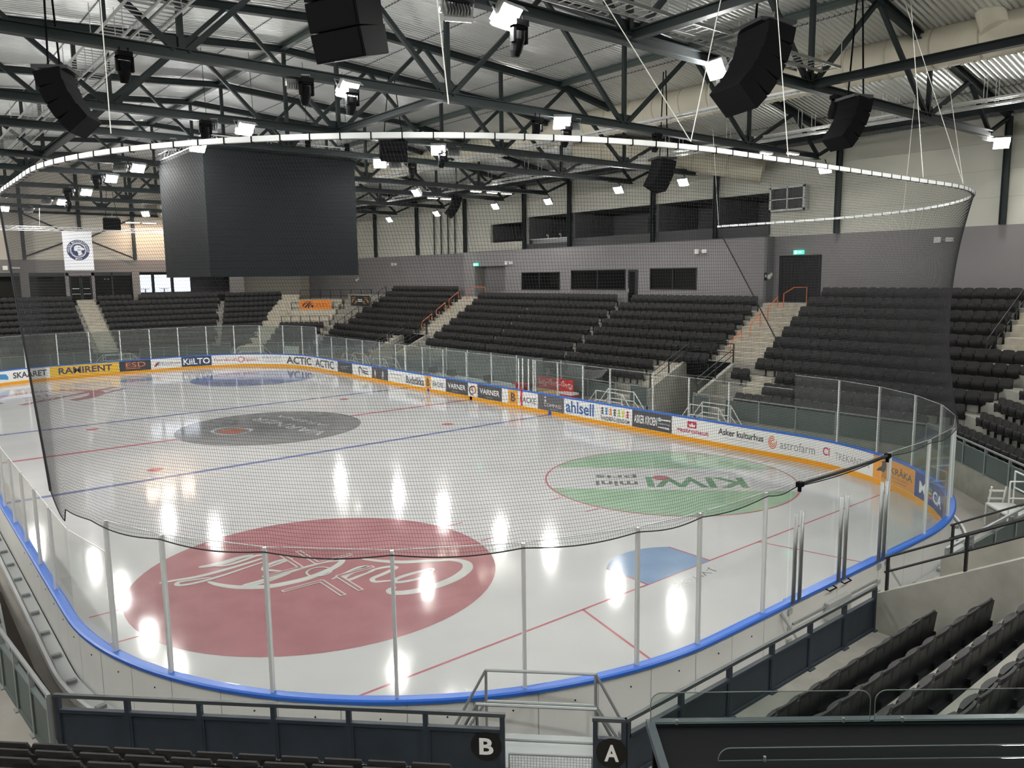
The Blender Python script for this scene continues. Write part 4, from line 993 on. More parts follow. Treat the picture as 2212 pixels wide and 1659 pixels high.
terrace('seating_terrace', 'stepped concrete terrace of the right stand beyond the far stairs', (HW,0), AL, UP_, 46.4, 55.3, side_prof(9, -1, 11.58, dfront=2.4), m1=.91)
# far corner
CF, CA, CU = (15.0, 57.5), (-.7071, .7071), (.7071, .7071)     # front line from side to far end
dc = lambda k: (dk(k)-2.4)*1.414
cprof = [(max(0, dc(k+.56)-.04) if k == 9 else dc(k)-.78, dc(k)+.26, zk(k)-.85) for k in range(9, -1, -1)]; cprof.append((cprof[-1][1], 13.2, zk(0)-.85))
terrace('seating_terrace', 'stepped concrete standing terrace in the far right corner', CF, CA, CU, 0, 6.93, cprof, m=M_conc2)
terrace('seating_terrace', 'stepped concrete terrace of the far end stand', (9.2, 60), (-1, 0), (0, 1), 0, 30, side_prof(9, 0, 10.98, dfront=2.4), m0=.88)
tag(MB().box((14.4,71.32,5.0),(24.19,76.99,5.28)).build('concourse_slab', M_conc2), 'flat concrete concourse at the back of the far right corner', 'concourse')
# near right corner
terrace('seating_terrace', 'stepped concrete terrace in the near right corner', (8.8,-1.7), (.7071,.7071), (.7071,-.7071), 0, 8.77, [(a-2.4, b-2.4, z) for a, b, z in side_prof(9, 2, 9, dfront=2.4)], m0=T22, m1=T22)
zn = lambda j: 1.9+.475*j
dn = lambda j: 1.02+.82*j
def near_prof(j1, front=0.): return [((front if j == 0 else dn(j)-.6), dn(j)+.22, zn(j)-.85) for j in range(j1+1)]
terrace('seating_terrace', 'stepped concrete terrace behind the lower right seats', (-8.2,-1.7), (1,0), (0,-1), 0, 6.45, near_prof(8), m0=T22, m=M_conc)
terrace('seating_terrace', 'stepped concrete terrace right of the near stair opening', (1.2,-1.7), (1,0), (0,-1), 0, 7.6, near_prof(8), m1=T22)
terrace('seating_terrace', 'stepped concrete terrace under the lower left seats', (-13.75,3.85), (.7071,-.7071), (-.7071,-.7071), 0, 6.1, near_prof(9), m0=T22, m=M_conc)
terrace('seating_terrace', 'stepped concrete stair between the two lettered barriers', (-13.75,3.85), (.7071,-.7071), (-.7071,-.7071), 6.1, 7.85, [(.35, 1.2, .62)]+[((dn(j)-.6), dn(j)+.22, zn(j)-.95) for j in range(1, 9)], m1=T22, m=M_conc2)
tag(MB().box((-24,3.9,FZ),(-13.78,16,.86)).build('concrete_landing', M_floor), 'raised concrete landing at the lower left edge', 'landing')

# barriers: posts, top rail, infill panels
def barrier(label, a, b, zb, zp, zr, n, pm, posts=True, pin=None, thick=.04):
    a, b = Vector((*a, 0)), Vector((*b, 0)); d = (b-a).normalized(); nn = Vector((d.y, -d.x, 0)); L = (b-a).length
    t = thing('front_barrier', label, 'barrier', a+Vector((0,0,zb)))
    for i in range(n):
        p, q = a+d*(L*i/n+.03), a+d*(L*(i+1)/n-.03)
        MB().obox((p+q)/2+Vector((0,0,(zb+zp)/2)), d, nn, (0,0,1), (q-p).length, thick*.5, zp-zb).build('infill_panel', pm, t)
        m2 = MB()
        for z in (zb+.03, zp-.02): m2.obox((p+q)/2+Vector((0,0,z)), d, nn, (0,0,1), (q-p).length, thick+.03, .05)
        for w_ in (p+d*.015, q-d*.015): m2.obox(w_+Vector((0,0,(zb+zp)/2)), d, nn, (0,0,1), .03, thick+.02, zp-zb)
        m2.build('panel_frame', pm if pm is not M_green else M_green, t)
    for i in range(n+1):
        p = a+d*min(L-.02, max(.02, L*i/n)); m2 = MB(); m2.obox(p+Vector((0,0,(zb+zr)/2-.01)), d, nn, (0,0,1), .06, .07, zr-zb)
        m2.obox(p+Vector((0,0,zb+.01)), d, nn, (0,0,1), .16, .16, .02); m2.build('post', pm if pm is M_darkblue else M_rail, t)
    MB().obox((a+b)/2+Vector((0,0,zr)), d, nn, (0,0,1), L+.04, .05, .05).build('top_rail', M_rail if pm is not M_darkblue else mat('rail_dark_grey', '#4c5154', .4, .3), t)
    return t
b1 = barrier('dark blue barrier with round letter B before the lower left seats', (-13.64,3.73), (-9.31,-.6), 1.05, 1.66, 1.85, 6, M_darkblue)
b2 = barrier('dark blue barrier in front of the lower right seats', (-8.21,-1.7), (-1.72,-1.7), 1.05, 1.66, 1.85, 6, M_darkblue)
b3 = barrier('short dark blue barrier end with round letter A', (-8.5,-1.41), (-8.22,-1.69), .9, 1.6, 1.85, 1, M_darkblue)
def round_sign(t, c, ch, d, r):
    c = Vector(c); d = Vector((*d, 0)).normalized(); n = Vector((d.y, -d.x, 0)); n = -n if n.dot(Vector((-15,-8,0))-Vector((c.x,c.y,0))) < 0 else n
    r_ = d if d.dot(Vector((.775,-.632,0))) > 0 else -d
    m2 = MB(); m2.prism([c+n*.03+r_*r*math.cos(2*PI*i/40)+Vector((0,0,r*math.sin(2*PI*i/40))) for i in range(40)], n*.006); m2.build('letter_disc', mat('disc_black', '#060607', .5), t)
    V, F = text_geo(ch, .03); m2 = MB(); h = r*1.15; w = h*.8
    m2.add([c+n*.04+r_*((u-.5)*w)+Vector((0,0,(v-.5)*h)) for u, v in V], F); m2.build('letter', M_txtw, t)
round_sign(b1, (-9.47,-.44,1.43), 'B', (1,-1), .2)
round_sign(b3, (-8.34,-1.57,1.42), 'A', (1,-1), .2)
b4 = barrier('grey green barrier along the raised landing at the lower left', (-13.72,3.78), (-14.05,7.6), .86, 1.62, 1.85, 4, M_green)
b4 = barrier('grey green barrier along the left walkway further back', (-14.05,7.6), (-14.3,14), .86, 1.62, 1.85, 6, M_green)
barrier('grey green barrier before the near part of the right stand', (15.0,4.5), (15.0,13.45), .78, 1.62, 1.74, 5, M_green)
barrier('grey green barrier of the middle right stand behind the benches', (15.0,20.3), (15.0,43.2), .78, 1.62, 1.74, 11, M_green)
barrier('small grey green barrier left of the near stair opening', (15.0,18.1), (15.0,19.3), .78, 1.72, 1.74, 1, M_green)
barrier('small grey green barrier right of the near stair opening', (15.0,14.3), (15.0,15.25), .78, 1.62, 1.74, 1, M_green)
barrier('grey green barrier of the right stand beyond the far stairs', (15.0,48), (15.0,57.4), .78, 1.62, 1.74, 4, M_green)
barrier('grey green barrier before the far right corner seats', (14.95,57.55), (11.9,60.6), .78, 1.62, 1.74, 3, M_green)
barrier('dark barrier before the middle of the far end stand', (9.6,62.4), (2.0,62.4), .78, 1.62, 1.74, 4, M_green)
barrier('dark barrier before the left part of the far end stand', (.4,62.4), (-9.5,62.4), .78, 1.62, 1.74, 6, M_green)
barrier('grey green barrier before the near right corner seats', (15.0,4.5), (8.8,-1.7), .95, 1.62, 1.78, 6, M_green)
barrier('dark green barrier right of the near stair opening seen from behind', (1.25,-1.7), (8.8,-1.7), 1.05, 1.66, 1.85, 6, M_green)

# stair openings (vomitories): sloping side walls, rails, dark back panel
def vomitory(x0, y0, y1, lab, slope_top=2.95, xl=18.2, sgn=1):
    t = thing('stair_opening', 'concrete stair opening with sloping side walls ' + lab, 'stair opening', (x0,(y0+y1)/2,0))
    for y, w in ((y0,'right'), (y1,'left')):
        e = .2 if y == y1 else -.2
        MB().prism([(x0,y,FZ),(xl+.1,y,FZ),(xl+.1,y,slope_top),(xl-.15,y,slope_top),(x0,y,1.62)], (0,e,0)).build('side_wall', M_conc, t)
        m2 = MB(); yy = y+e/2
        for f in (.05, .5, .95):
            x = x0+(xl-x0)*f; z = 1.62+(slope_top-1.62)*f; m2.bar((x,yy,z),(x,yy,z+.75), .05)
        for h in (.45, .75): m2.tube([(x0+.1,yy,1.66+h),(xl-.1,yy,slope_top+h)], .022, 6)
        m2.build('hand_rail', M_blackm, t)
    MB().box((xl-.26,y0,slope_top-.8),(xl-.225,y1,slope_top+.02)).build('back_panel', M_black, t)
    m2 = MB()
    for y in (y0, (y0+y1)/2, y1): m2.bar((xl,y,slope_top),(xl,y,slope_top+.95), .05)
    for h in (.5, .95): m2.tube([(xl,y0,slope_top+h),(xl,y1,slope_top+h)], .022, 6)
    m2.build('hand_rail', M_blackm, t)
    MB().box((xl+3.0,y0-.2,FZ),(xl+3.1,y1+.2,slope_top-.86)).build('inner_wall', M_grey, t)
    return t
v = vomitory(15.0, 15.3, 18.0, 'in the middle of the right stand')
vomitory(15.0, 43.3, 46.3, 'at the far end of the right stand')
t = thing('exit_sign', 'green exit sign inside the near stair opening', 'exit sign', (18.05,15.7,2.0)); MB().box((17.95,15.5,1.75),(18.0,15.95,1.98)).build('sign_box', M_exit, t)
# near stair opening walls (in front of the camera's right)
t = thing('stair_opening', 'concrete stair opening with sloping walls in the near boards stand at lower right', 'stair opening', (-.2,-2,0))
for x, e in ((-1.72,.2), (1.0,.2)):
    MB().prism([(x,-1.7,FZ),(x,-7.5,FZ),(x,-7.5,1.72+5.8*.575),(x,-1.7,1.72)][::-1], (e,0,0)).build('side_wall', M_conc, t)
    m2 = MB()
    for k in range(5):
        y = -1.85-k*1.25; z = 1.72+(-1.7-y)*.575; m2.bar((x+.1,y,z),(x+.1,y,z+.62), .06, .04)
    for h in (.35, .62): m2.tube([(x+.1,-1.8,1.78+h),(x+.1,-7.2,1.72+5.5*.575+h)], .022, 6)
    m2.build('hand_rail', M_blackm, t)
m2 = MB()
for k in range(10): m2.box((-1.5,-2.2-k*.55,FZ),(1.0,-1.7-k*.55,.3+k*.28)) if k else None
m2.build('stair_flight', M_conc2, t)

# aisle stairs (half steps, lighter concrete) with orange rails
def aisle(lab, y0, y1, k0, k1, m=M_conc2):
    t = thing('aisle_steps', 'pale concrete aisle steps ' + lab, 'steps', (dk(k0)+HW, (y0+y1)/2, zk(k0)-.85))
    for k in range(k0, k1-1, -1):
        z = zk(k)-.85; x1 = HW+dk(k)+.185
        MB().box((x1-.37,y0+.03,z),(x1+.02,y1-.03,z+.235)).build('step', m, t)
        MB().box((x1-.012,y0+.03,z+.235),(x1+.37,y1-.03,z+.478)).build('step', m, t)
    return t
aisle('between middle and near right stand', 13.8, 16.5, 5, 0)
aisle('between middle and far right stand', 42.2, 44.5, 5, 0)
aisle('below the far seats beside the far stair opening', 46.5, 47.6, 9, 6)
aisle('left of the near stair opening', 18.25, 19.5, 9, 6)
aisle('right of the near stair opening', 12.5, 13.6, 9, 7)
def orange(lab, pts, posts):
    t = thing('hand_rail', 'orange tubular hand rail ' + lab, 'hand rail', posts[0][0])
    MB().tube(pts, .028, 8).build('rail', M_orange, t)
    for a, b in posts: MB().tube([a, b], .024, 8).build('post', M_orange, t)
def stair_rail(lab, y, ka, kb):
    xa, xb = HW+dk(ka)+.0, HW+dk(kb)+.0; za, zb = zk(ka)-.85, zk(kb)-.85
    orange(lab, [(xa,y,za+.92),(xb,y,zb+.92)], [((xa,y,za),(xa,y,za+.92)),((xb,y,zb),(xb,y,zb+.92))])
stair_rail('lowest on the near aisle', 15.75, 5, 3.7); stair_rail('middle one on the near aisle', 15.55, 3.1, 1.9); stair_rail('highest on the near aisle', 15.35, 1.4, .2)
stair_rail('lowest on the far aisle', 44.55, 5, 3.7); stair_rail('middle one on the far aisle', 44.55, 3.1, 1.9); stair_rail('highest on the far aisle', 44.55, 1.4, .1)
orange('in front of the black curtain', [(22.35,15.2,5.35),(22.4,15.2,6.3),(22.7,14.8,6.62),(22.9,14.2,6.62),(22.9,14.2,5.35)], [((22.35,15.2,5.2),(22.4,15.2,6.3)),((22.9,14.2,5.3),(22.9,14.2,6.6))])
orange('before the upper lobby doors', [(22.3,43.6,5.35),(22.35,43.5,6.3),(22.6,43.0,6.55),(22.8,41.8,6.55),(22.8,41.8,5.35)], [((22.3,43.6,5.3),(22.35,43.5,6.3)),((22.8,41.8,5.3),(22.8,41.8,6.5))])
# far stand aisles
t = thing('aisle_steps', 'pale concrete aisle steps climbing to the far glass doors', 'steps', (-.2,63,1))
for k in range(9, -1, -1):
    z = zk(k)-.85; y1 = 60+dk(k)+.185
    MB().box((-1.0+.02*k,y1-.37,z),(.4+.03*k,y1+.02,z+.235)).build('step', M_conc2, t); MB().box((-1.0+.02*k,y1-.012,z+.235),(.4+.03*k,y1+.37,z+.478)).build('step', M_conc2, t)
t = thing('aisle_steps', 'wide pale concrete steps in the far right corner beside the end seats', 'steps', (12,61,1))
def cq(d, lat, z=0): return Vector((15,57.5,z))+Vector((-.7071,.7071,0))*lat+Vector((.7071,.7071,0))*d
for k in range(9, -1, -1):
    z = zk(k)-.85; d1 = dc(k)+.26
    for a, b, h0, h1 in ((d1-.52, d1+.02, 0, .235), (d1-.012, d1+.3, .235, .478)):
        MB().prism([cq(a,4.7,z+h0), cq(b,4.7,z+h0), cq(b,6.7,z+h0), cq(a,6.7,z+h0)], (0,0,h1-h0)).build('step', M_conc2, t)
# railings on the corner standing terrace
def black_rail(lab, pts, n, h=1.0, m=M_blackm):
    t = thing('terrace_railing', lab, 'railing', pts[0]); a, b = Vector(pts[0]), Vector(pts[1])
    for i in range(n+1):
        p = a.lerp(b, i/n); MB().bar(p, p+Vector((0,0,h)), .05).build('post', m, t)
    m2 = MB()
    for hh in (h*.45, h): m2.tube([a+Vector((0,0,hh)), b+Vector((0,0,hh))], .024, 6)
    m2.build('rail', m, t)
def cpt(k, lat):   # point on the far corner terrace, lat along (-.7,.7) from its start
    d = dc(k); p = Vector((15,57.5,0))+Vector((-.7071,.7071,0))*lat+Vector((.7071,.7071,0))*d; return (p.x, p.y, zk(k)-.85)
black_rail('top black railing across the far corner terrace', [cpt(0.2,4.5), cpt(0.2,-4)], 8)
black_rail('black railing across the far corner terrace behind the orange banner', [cpt(2.6,4.5), cpt(2.6,-.8)], 5)
black_rail('lowest black railing across the far corner terrace above the corner seats', [cpt(5.2,4.5), cpt(5.2,-.2)], 5)
black_rail('black sloping railing left of the far right seats', [(HW+dk(6),57.6,zk(6)-.85),(HW+dk(3.2),57.3,zk(3.2)-.85)], 3)
black_rail('black sloping railing at the top left of the far right seats', [(HW+dk(2.6),57.3,zk(2.6)-.85),(HW+dk(-.6),57,zk(-.6)-.85)], 3)
black_rail('dark railing with slanting top beside the steps at the right edge', [(19.4,4.25,zk(3.6)-.85),(22.8,4.1,zk(-.8)-.85)], 4)
t = thing('aisle_steps', 'pale concrete steps at the right edge beside the dark railing', 'steps', (20,3,3.6))
for k in range(4, -1, -1):
    z = zk(k)-.85; x1 = HW+dk(k)+.185
    MB().box((x1-.55,1.6,z),(x1+.02,3.95,z+.3)).build('step', M_conc2, t); MB().box((x1-.012,1.6,z+.235),(x1+.37,3.95,z+.5)).build('step', M_conc2, t)
# banners
bo = thing('orange_banner', 'orange banner with dark tiger stripes tied to the corner railing', 'banner', cpt(2.7,6))
def qpt(p0, p1, z0, z1, u, v, o=0.): 
    p = Vector(p0).lerp(Vector(p1), u); return (p.x-o*.7, p.y-o*.7, z0+(z1-z0)*v)
OB0, OB1 = Vector(cpt(2.75,3.6)), Vector(cpt(2.75,.4))
m2 = MB(); m2.prism([qpt(OB0,OB1,4.35,5.3,*q) for q in ((0,0),(1,0),(1,1),(0,1))], (.02,.02,0)); m2.build('cloth', mat('banner_orange', '#cf7a2c', .7), bo)
for pts, w in (([(.1,.35),(.15,.6),(.25,.75)],.06), ([(.16,.2),(.25,.5),(.34,.8)],.07), ([(.28,.15),(.3,.45),(.42,.7)],.05), ([(.12,.75),(.3,.85),(.42,.82)],.05), ([(.35,.3),(.42,.5),(.4,.2)],.05)):
    m2 = MB(); brush(m2, pts, w, lambda p: qpt(OB0,OB1,4.35,5.3,p[0],p[1],.02)); m2.build('tiger_stripe', mat('banner_dark', '#3a2c26', .7), bo)
for a_, b_ in (((.52,.35),(.6,.68)), ((.62,.65),(.68,.36)), ((.72,.36),(.78,.66)), ((.82,.64),(.9,.38))):
    m2 = MB(); brush(m2, [a_, b_], .05, lambda p: qpt(OB0,OB1,4.35,5.3,p[0],p[1],.02), 3); m2.build('brown_stroke', mat('banner_brown', '#a85f2a', .7), bo)
bb = thing('black_banner', 'black banner with two gold tiger heads beside the top of the far right seats', 'banner', (19.5,57.5,4.8))
BB0, BB1 = Vector((20.0,58.4,0)), Vector((20.0,55.0,0)); BB0, BB1 = Vector((19.6,58.3,0)), Vector((19.6,54.7,0))
qb = lambda u, v, o=0.: (19.6-o, 58.3-3.6*u, 4.85+.95*v)
m2 = MB(); m2.prism([qb(*q) for q in ((0,0),(1,0),(1,1),(0,1))], (.02,0,0)); m2.build('cloth', mat('banner_black', '#1d1b1c', .7), bb)
for u0, s in ((.18,1), (.82,-1)):
    for pts, w in (([(-.1,.3),(-.05,.6),(.08,.7)],.1), ([(.1,.55),(.12,.35),(.02,.2)],.1), ([(-.12,.78),(.1,.85)],.07)):
        m2 = MB(); brush(m2, [(u0+s*a, b) for a, b in pts], w, lambda p: qb(p[0], p[1], .012)); m2.build('gold_stroke', mat('banner_gold', '#9c7a50', .7), bb)
for v0 in (.42, .58):
    m2 = MB(); m2.poly([qb(*q, .012) for q in ((.38,v0),(.62,v0),(.62,v0+.09),(.38,v0+.09))]); m2.build('pale_stroke', M_txtw, bb)

# ------------------------------------------------------------------ seats
def seat_parts():
    # facing +y, origin on the tread under the seat; backrest top at .85
    bk = MB(); n = 6
    prof = []
    for i in range(n+1):
        v = i/n; z = .42+.43*v; w = .226 if v < .78 else .226-.03*((v-.78)/.22)**2; y = -.02-.06*v
        prof.append((z, w, y))
    fr, bkv = [], []
    for z, w, y in prof:
        fr.append([(x*w, y-.03*(1-(x)**2), z-.02*(v > .95)*x*x) for x in (-1,-.5,0,.5,1)]); bkv.append([(x*w, y-.03*(1-x*x)-.03, z-.02*(v > .95)*x*x) for x in (-1,-.5,0,.5,1)])
    def grid(mb, A, B):
        o = len(mb.v); m = len(A[0])
        for r in A: mb.v += r
        for r in B: mb.v += r
        N = len(A)*m
        for i in range(len(A)-1):
            for j in range(m-1):
                a = o+i*m+j; mb.f.append((a+1, a, a+m, a+m+1)); b = a+N; mb.f.append((b, b+1, b+m+1, b+m))
            a = o+i*m; mb.f.append((a, a+N, a+N+m, a+m)); a = o+i*m+m-1; mb.f.append((a+N, a, a+m, a+m+N))
        for j in range(m-1):
            a = o+j; mb.f.append((a, a+1, a+1+N, a+N)); a = o+(len(A)-1)*m+j; mb.f.append((a+1, a, a+N, a+1+N))
    grid(bk, fr, bkv)
    pan = MB(); A, B = [], []
    for i in range(6):
        v = i/5; z = .34+.3*v; y = .015+.05*v+.035*math.sin(PI*v); w = .21-.02*(v > .9)
        A.append([(x*w, y+.05*(1-.6*x*x), z) for x in (-1,-.5,0,.5,1)]); B.append([(x*w, y-.02, z) for x in (-1,-.5,0,.5,1)])
    grid(pan, A, B)
    br = MB()
    for s in (-1, 1): br.box((s*.238-.012,-.12,.3),(s*.238+.012,.06,.44))
    br.prism([(-.231,-.045,.3),(-.231,-.07,.3),(-.231,-.128,.79),(-.231,-.1,.79)], (.462,0,0)); br.box((-.24,-.14,.28),(.24,-.08,.34)); br.box((-.24,-.2,0),(-.2,-.1,.34)); br.box((-.26,-.22,0),(-.18,-.02,.02))
    return bk, pan, br
SB, SP, SX = seat_parts()
def mesh_of(mb, n, m):
    me = bpy.data.meshes.new(n); me.from_pydata(mb.v, [], mb.f); me.update(); me.materials.append(m)
    return me
ME_B, ME_P, ME_X = mesh_of(SB, 'backrest', M_seat), mesh_of(SP, 'seat_pan', M_seat2), mesh_of(SX, 'bracket', M_blackm)
for me in (ME_B, ME_P): me.polygons.foreach_set('use_smooth', [False]*len(me.polygons))
ORD = ['first','second','third','fourth','fifth','sixth','seventh','eighth','ninth','tenth','eleventh','twelfth','13th','14th','15th','16th','17th','18th','19th','20th','21st','22nd','23rd','24th','25th','26th','27th','28th','29th','30th','31st','32nd','33rd','34th','35th','36th','37th','38th','39th','40th']
SEATS = []   # (x, y, z, rz, label, group)
def seat_row(p0, p1, z, face, pitch, lab, group, start='a'):
    p0, p1 = Vector((*p0, 0)), Vector((*p1, 0)); L = (p1-p0).length; n = int(L/pitch+.3)
    d = (p1-p0).normalized(); rz = math.atan2(-face[0], face[1])
    for i in range(n):
        p = p0+d*(pitch*(i+.5)); SEATS.append((p.x, p.y, z, rz, lab % ORD[min(i, 39)] if '%s' in lab else lab, group, pitch))
rows_up = lambda k: ['bottom','second','third','fourth','fifth','sixth','seventh','eighth','ninth','tenth','top'][9-k] if k > -1 else 'top'
# near part of the right stand: left ends at the aisle, right ends
RL_ = {-1:13.4,0:13.75,1:13.75,2:13.75,3:13.75,4:13.75,5:13.75,6:13.75,7:14.6,8:12.4,9:13.4}
RR_ = {-1:3.2,0:3.9,1:4.1,2:4.1,3:4.2,4:1.9,5:2.3,6:2.6,7:3.0,8:3.6,9:4.6}
for k in range(-1, 10):
    lab = 'black tip-up seat %s from the left end, ' + rows_up(k) + ' row, near right stand'
    if k == 7:
        seat_row((HW+dk(k),14.6),(HW+dk(k),13.6), zk(k)-.85, (-1,0), .48, 'black tip-up seat %s of the pair right of the stair opening', 'seats of the near right stand')
        seat_row((HW+dk(k),12.2),(HW+dk(k),RR_[k]), zk(k)-.85, (-1,0), .48, lab, 'seats of the near right stand'); continue
    seat_row((HW+dk(k),RL_[k]),(HW+dk(k),RR_[k]), zk(k)-.85, (-1,0), .48, lab, 'seats of the near right stand')
# middle right stand
for k in range(0, 10):
    y0, y1 = (16.6, 42.0) if k < 7 else (19.65, 41.8 if k == 7 else 38.0)
    if k == 9: y0 = 21
    cuts = {0:[(16.7,26.0),(27.1,42.0)]}.get(k, [(y0,26.4),(26.62,34.3),(34.52,y1)])
    for q, (a, b) in enumerate(cuts):
        nm = ('near block','centre block','far block')[q] if len(cuts) == 3 else ('block right of the glass door','block left of the glass door')[q]
        seat_row((HW+dk(k),a),(HW+dk(k),b), zk(k)-.85, (-1,0), .48, 'black tip-up seat %s from the right, ' + rows_up(k) + ' row, middle right stand, ' + nm, 'seats of the middle right stand')
# far part of the right stand
FL_R = {-1:45.8,0:44.8,1:44.8,2:44.8,3:44.8,4:44.8,5:44.8,6:44.9,7:47.8,8:47.9,9:48.2}
FL_L = {-1:56.5,0:56.5,1:56.6,2:56.6,3:56.7,4:56.8,5:57,6:58.6,7:58.2,8:57.6,9:56.8}
for k in range(-1, 10):
    seat_row((HW+dk(k),FL_R[k]),(HW+dk(k),FL_L[k]), zk(k)-.85, (-1,0), .48, 'black tip-up seat %s from the right, ' + rows_up(k) + ' row, far right stand', 'seats of the far right stand')
# far corner block
for k in range(6, 10):
    a, b = Vector(cpt(k, .1)), Vector(cpt(k, 4.4))
    seat_row(a.xy, b.xy, zk(k)-.85, (-.7071,-.7071), .48, 'black tip-up seat %s from the right, ' + rows_up(k) + ' row, far corner block', 'seats of the far corner block')
# far end stand
for k in range(0, 10):
    y = 60+dk(k)
    for a, b, nm in ((-10.0,-1.05,'left'), ((4.0 if k == 0 else .6),11.5-.33*k,'middle'), (11.95-.33*k,17.9-.66*k,'right')):
        if k == 0 and nm == 'middle': seat_row((.6,y),(3.6,y), zk(k)-.85, (0,-1), .48, 'black tip-up seat %s right of the doors, top row, far end stand', 'seats of the far end stand')
        seat_row((a,y),(b,y), zk(k)-.85, (0,-1), .48, 'black tip-up seat %s from the left, ' + rows_up(k) + ' row, far end stand, ' + nm + ' block', 'seats of the far end stand')
seat_row((4.6,70.6),(13.0,70.6), zk(0)-.85+.1, (0,-1), .48, 'black tip-up seat in the window row of the far end stand', 'seats of the far end stand')
# near seats in front of the camera
def npt(F0, al, up, a, d): p = Vector((*F0,0))+Vector((*al,0)).normalized()*a+Vector((*up,0)).normalized()*d; return (p.x, p.y)
NB0, NBa, NBu = (-13.75,3.85), (.7071,-.7071), (-.7071,-.7071)
nrow = ['front','second','third','fourth','fifth','sixth','seventh','eighth','ninth']
for j in range(0, 4):
    a0 = -1.45-.35*j
    seat_row(npt(NB0,NBa,NBu,a0,dn(j)), npt(NB0,NBa,NBu,5.75-.1*j,dn(j)), zn(j)-.85, (.7071,.7071), .52, 'black seat back %s from the left, ' + nrow[j] + ' row, lower left corner', 'seats behind the lettered barrier')
for j in range(0, 6):
    seat_row((-1.95,-1.7-dn(j)), (-8.3-.34*j,-1.7-dn(j)), zn(j)-.85, (0,1), .52, 'black seat %s from the concrete wall, ' + nrow[j] + ' row, lower right', 'seats behind the lower right barrier')
# near right corner
for k in range(9, 3, -1):
    d = dk(k)-2.4; p = Vector((8.8,-1.7,0))+Vector((.7071,-.7071,0))*d; al = Vector((.7071,.7071,0))
    a, b = p+al*(-.3-d*T22*.6), p+al*(7.9+d*T22*.2)
    seat_row(a.xy, b.xy, zk(k)-.85, (-.7071,.7071), .5, 'black tip-up seat %s from the right, ' + rows_up(k) + ' row, near right corner block', 'seats of the near right corner')

# camera first, to know which seats show largest
cam_d = bpy.data.cameras.new('camera'); cam = bpy.data.objects.new('camera', cam_d); COL.objects.link(cam); SC.camera = cam
cam.location = (-15.0767, -7.9383, 7.4187); cam.rotation_euler = (1.4332, .0129, -.6851)
cam_d.sensor_fit = 'HORIZONTAL'; cam_d.sensor_width = 36; cam_d.lens = 36*1688.94/2212; cam_d.clip_start = .05; cam_d.clip_end = 300
bpy.context.view_layer.update()
CR = np.array(cam.matrix_world.to_3x3()); CC = np.array(cam.location)
def seat_area(s):
    q = (np.array([s[0], s[1], s[2]+.6])-CC) @ CR
    if q[2] > -.5: return -1
    u = 1106+1688.94*q[0]/-q[2]; v = 829.5-1688.94*q[1]/-q[2]
    if not (-25 < u < 2237 and -10 < v < 1690): return -1
    return 1/q[2]**2
order = sorted(range(len(SEATS)), key=lambda i: -seat_area(SEATS[i]))
near_set = [i for i in order if seat_area(SEATS[i]) > 0][:296]
ns = set(near_set)
for i in near_set:
    x, y, z, rz, lab, grp, pt = SEATS[i]
    e = thing('stadium_seat', lab, 'seat', (x,y,z), rz, grp); e.scale = (pt/.48*(1.02 if pt > .5 else 1), 1, 1)
    for nm, me in (('backrest', ME_B), ('seat_pan', ME_P), ('bracket', ME_X)):
        o = bpy.data.objects.new(nm, me); COL.objects.link(o); o.parent = e
seen_lab = {}
for mb_, nm, m in ((SB,'seat_backs',M_seat),):
    allv, allf = [], []; o = 0
    for grp_mb in (SB, SP, SX):
        allv.append(np.array(grp_mb.v)); allf += [tuple(j+o for j in f) for f in grp_mb.f]; o += len(grp_mb.v)
    B0 = np.concatenate(allv)
    mi = [0]*len(SB.f)+[1]*len(SP.f)+[2]*len(SX.f)
    Vs, Fs, Mi = [], [], []; o = 0
    for i, (x, y, z, rz, lab, grp, pt) in enumerate(SEATS):
        if i in ns: continue
        c, s = math.cos(rz), math.sin(rz)
        Vs.append(np.stack([B0[:,0]*c-B0[:,1]*s+x, B0[:,0]*s+B0[:,1]*c+y, B0[:,2]+z], 1))
        Fs += [tuple(j+o for j in f) for f in allf]; Mi += mi; o += len(B0)
    me = bpy.data.meshes.new('far_seats'); me.from_pydata(np.concatenate(Vs).tolist(), [], Fs); me.update()
    for q in (M_seat, M_seat2, M_blackm): me.materials.append(q)
    me.polygons.foreach_set('material_index', Mi)
    ob = bpy.data.objects.new('stadium_seating', me); COL.objects.link(ob)
    tag(ob, 'rows of small distant black seats filling the middle and far stands', 'seats', kind='stuff')

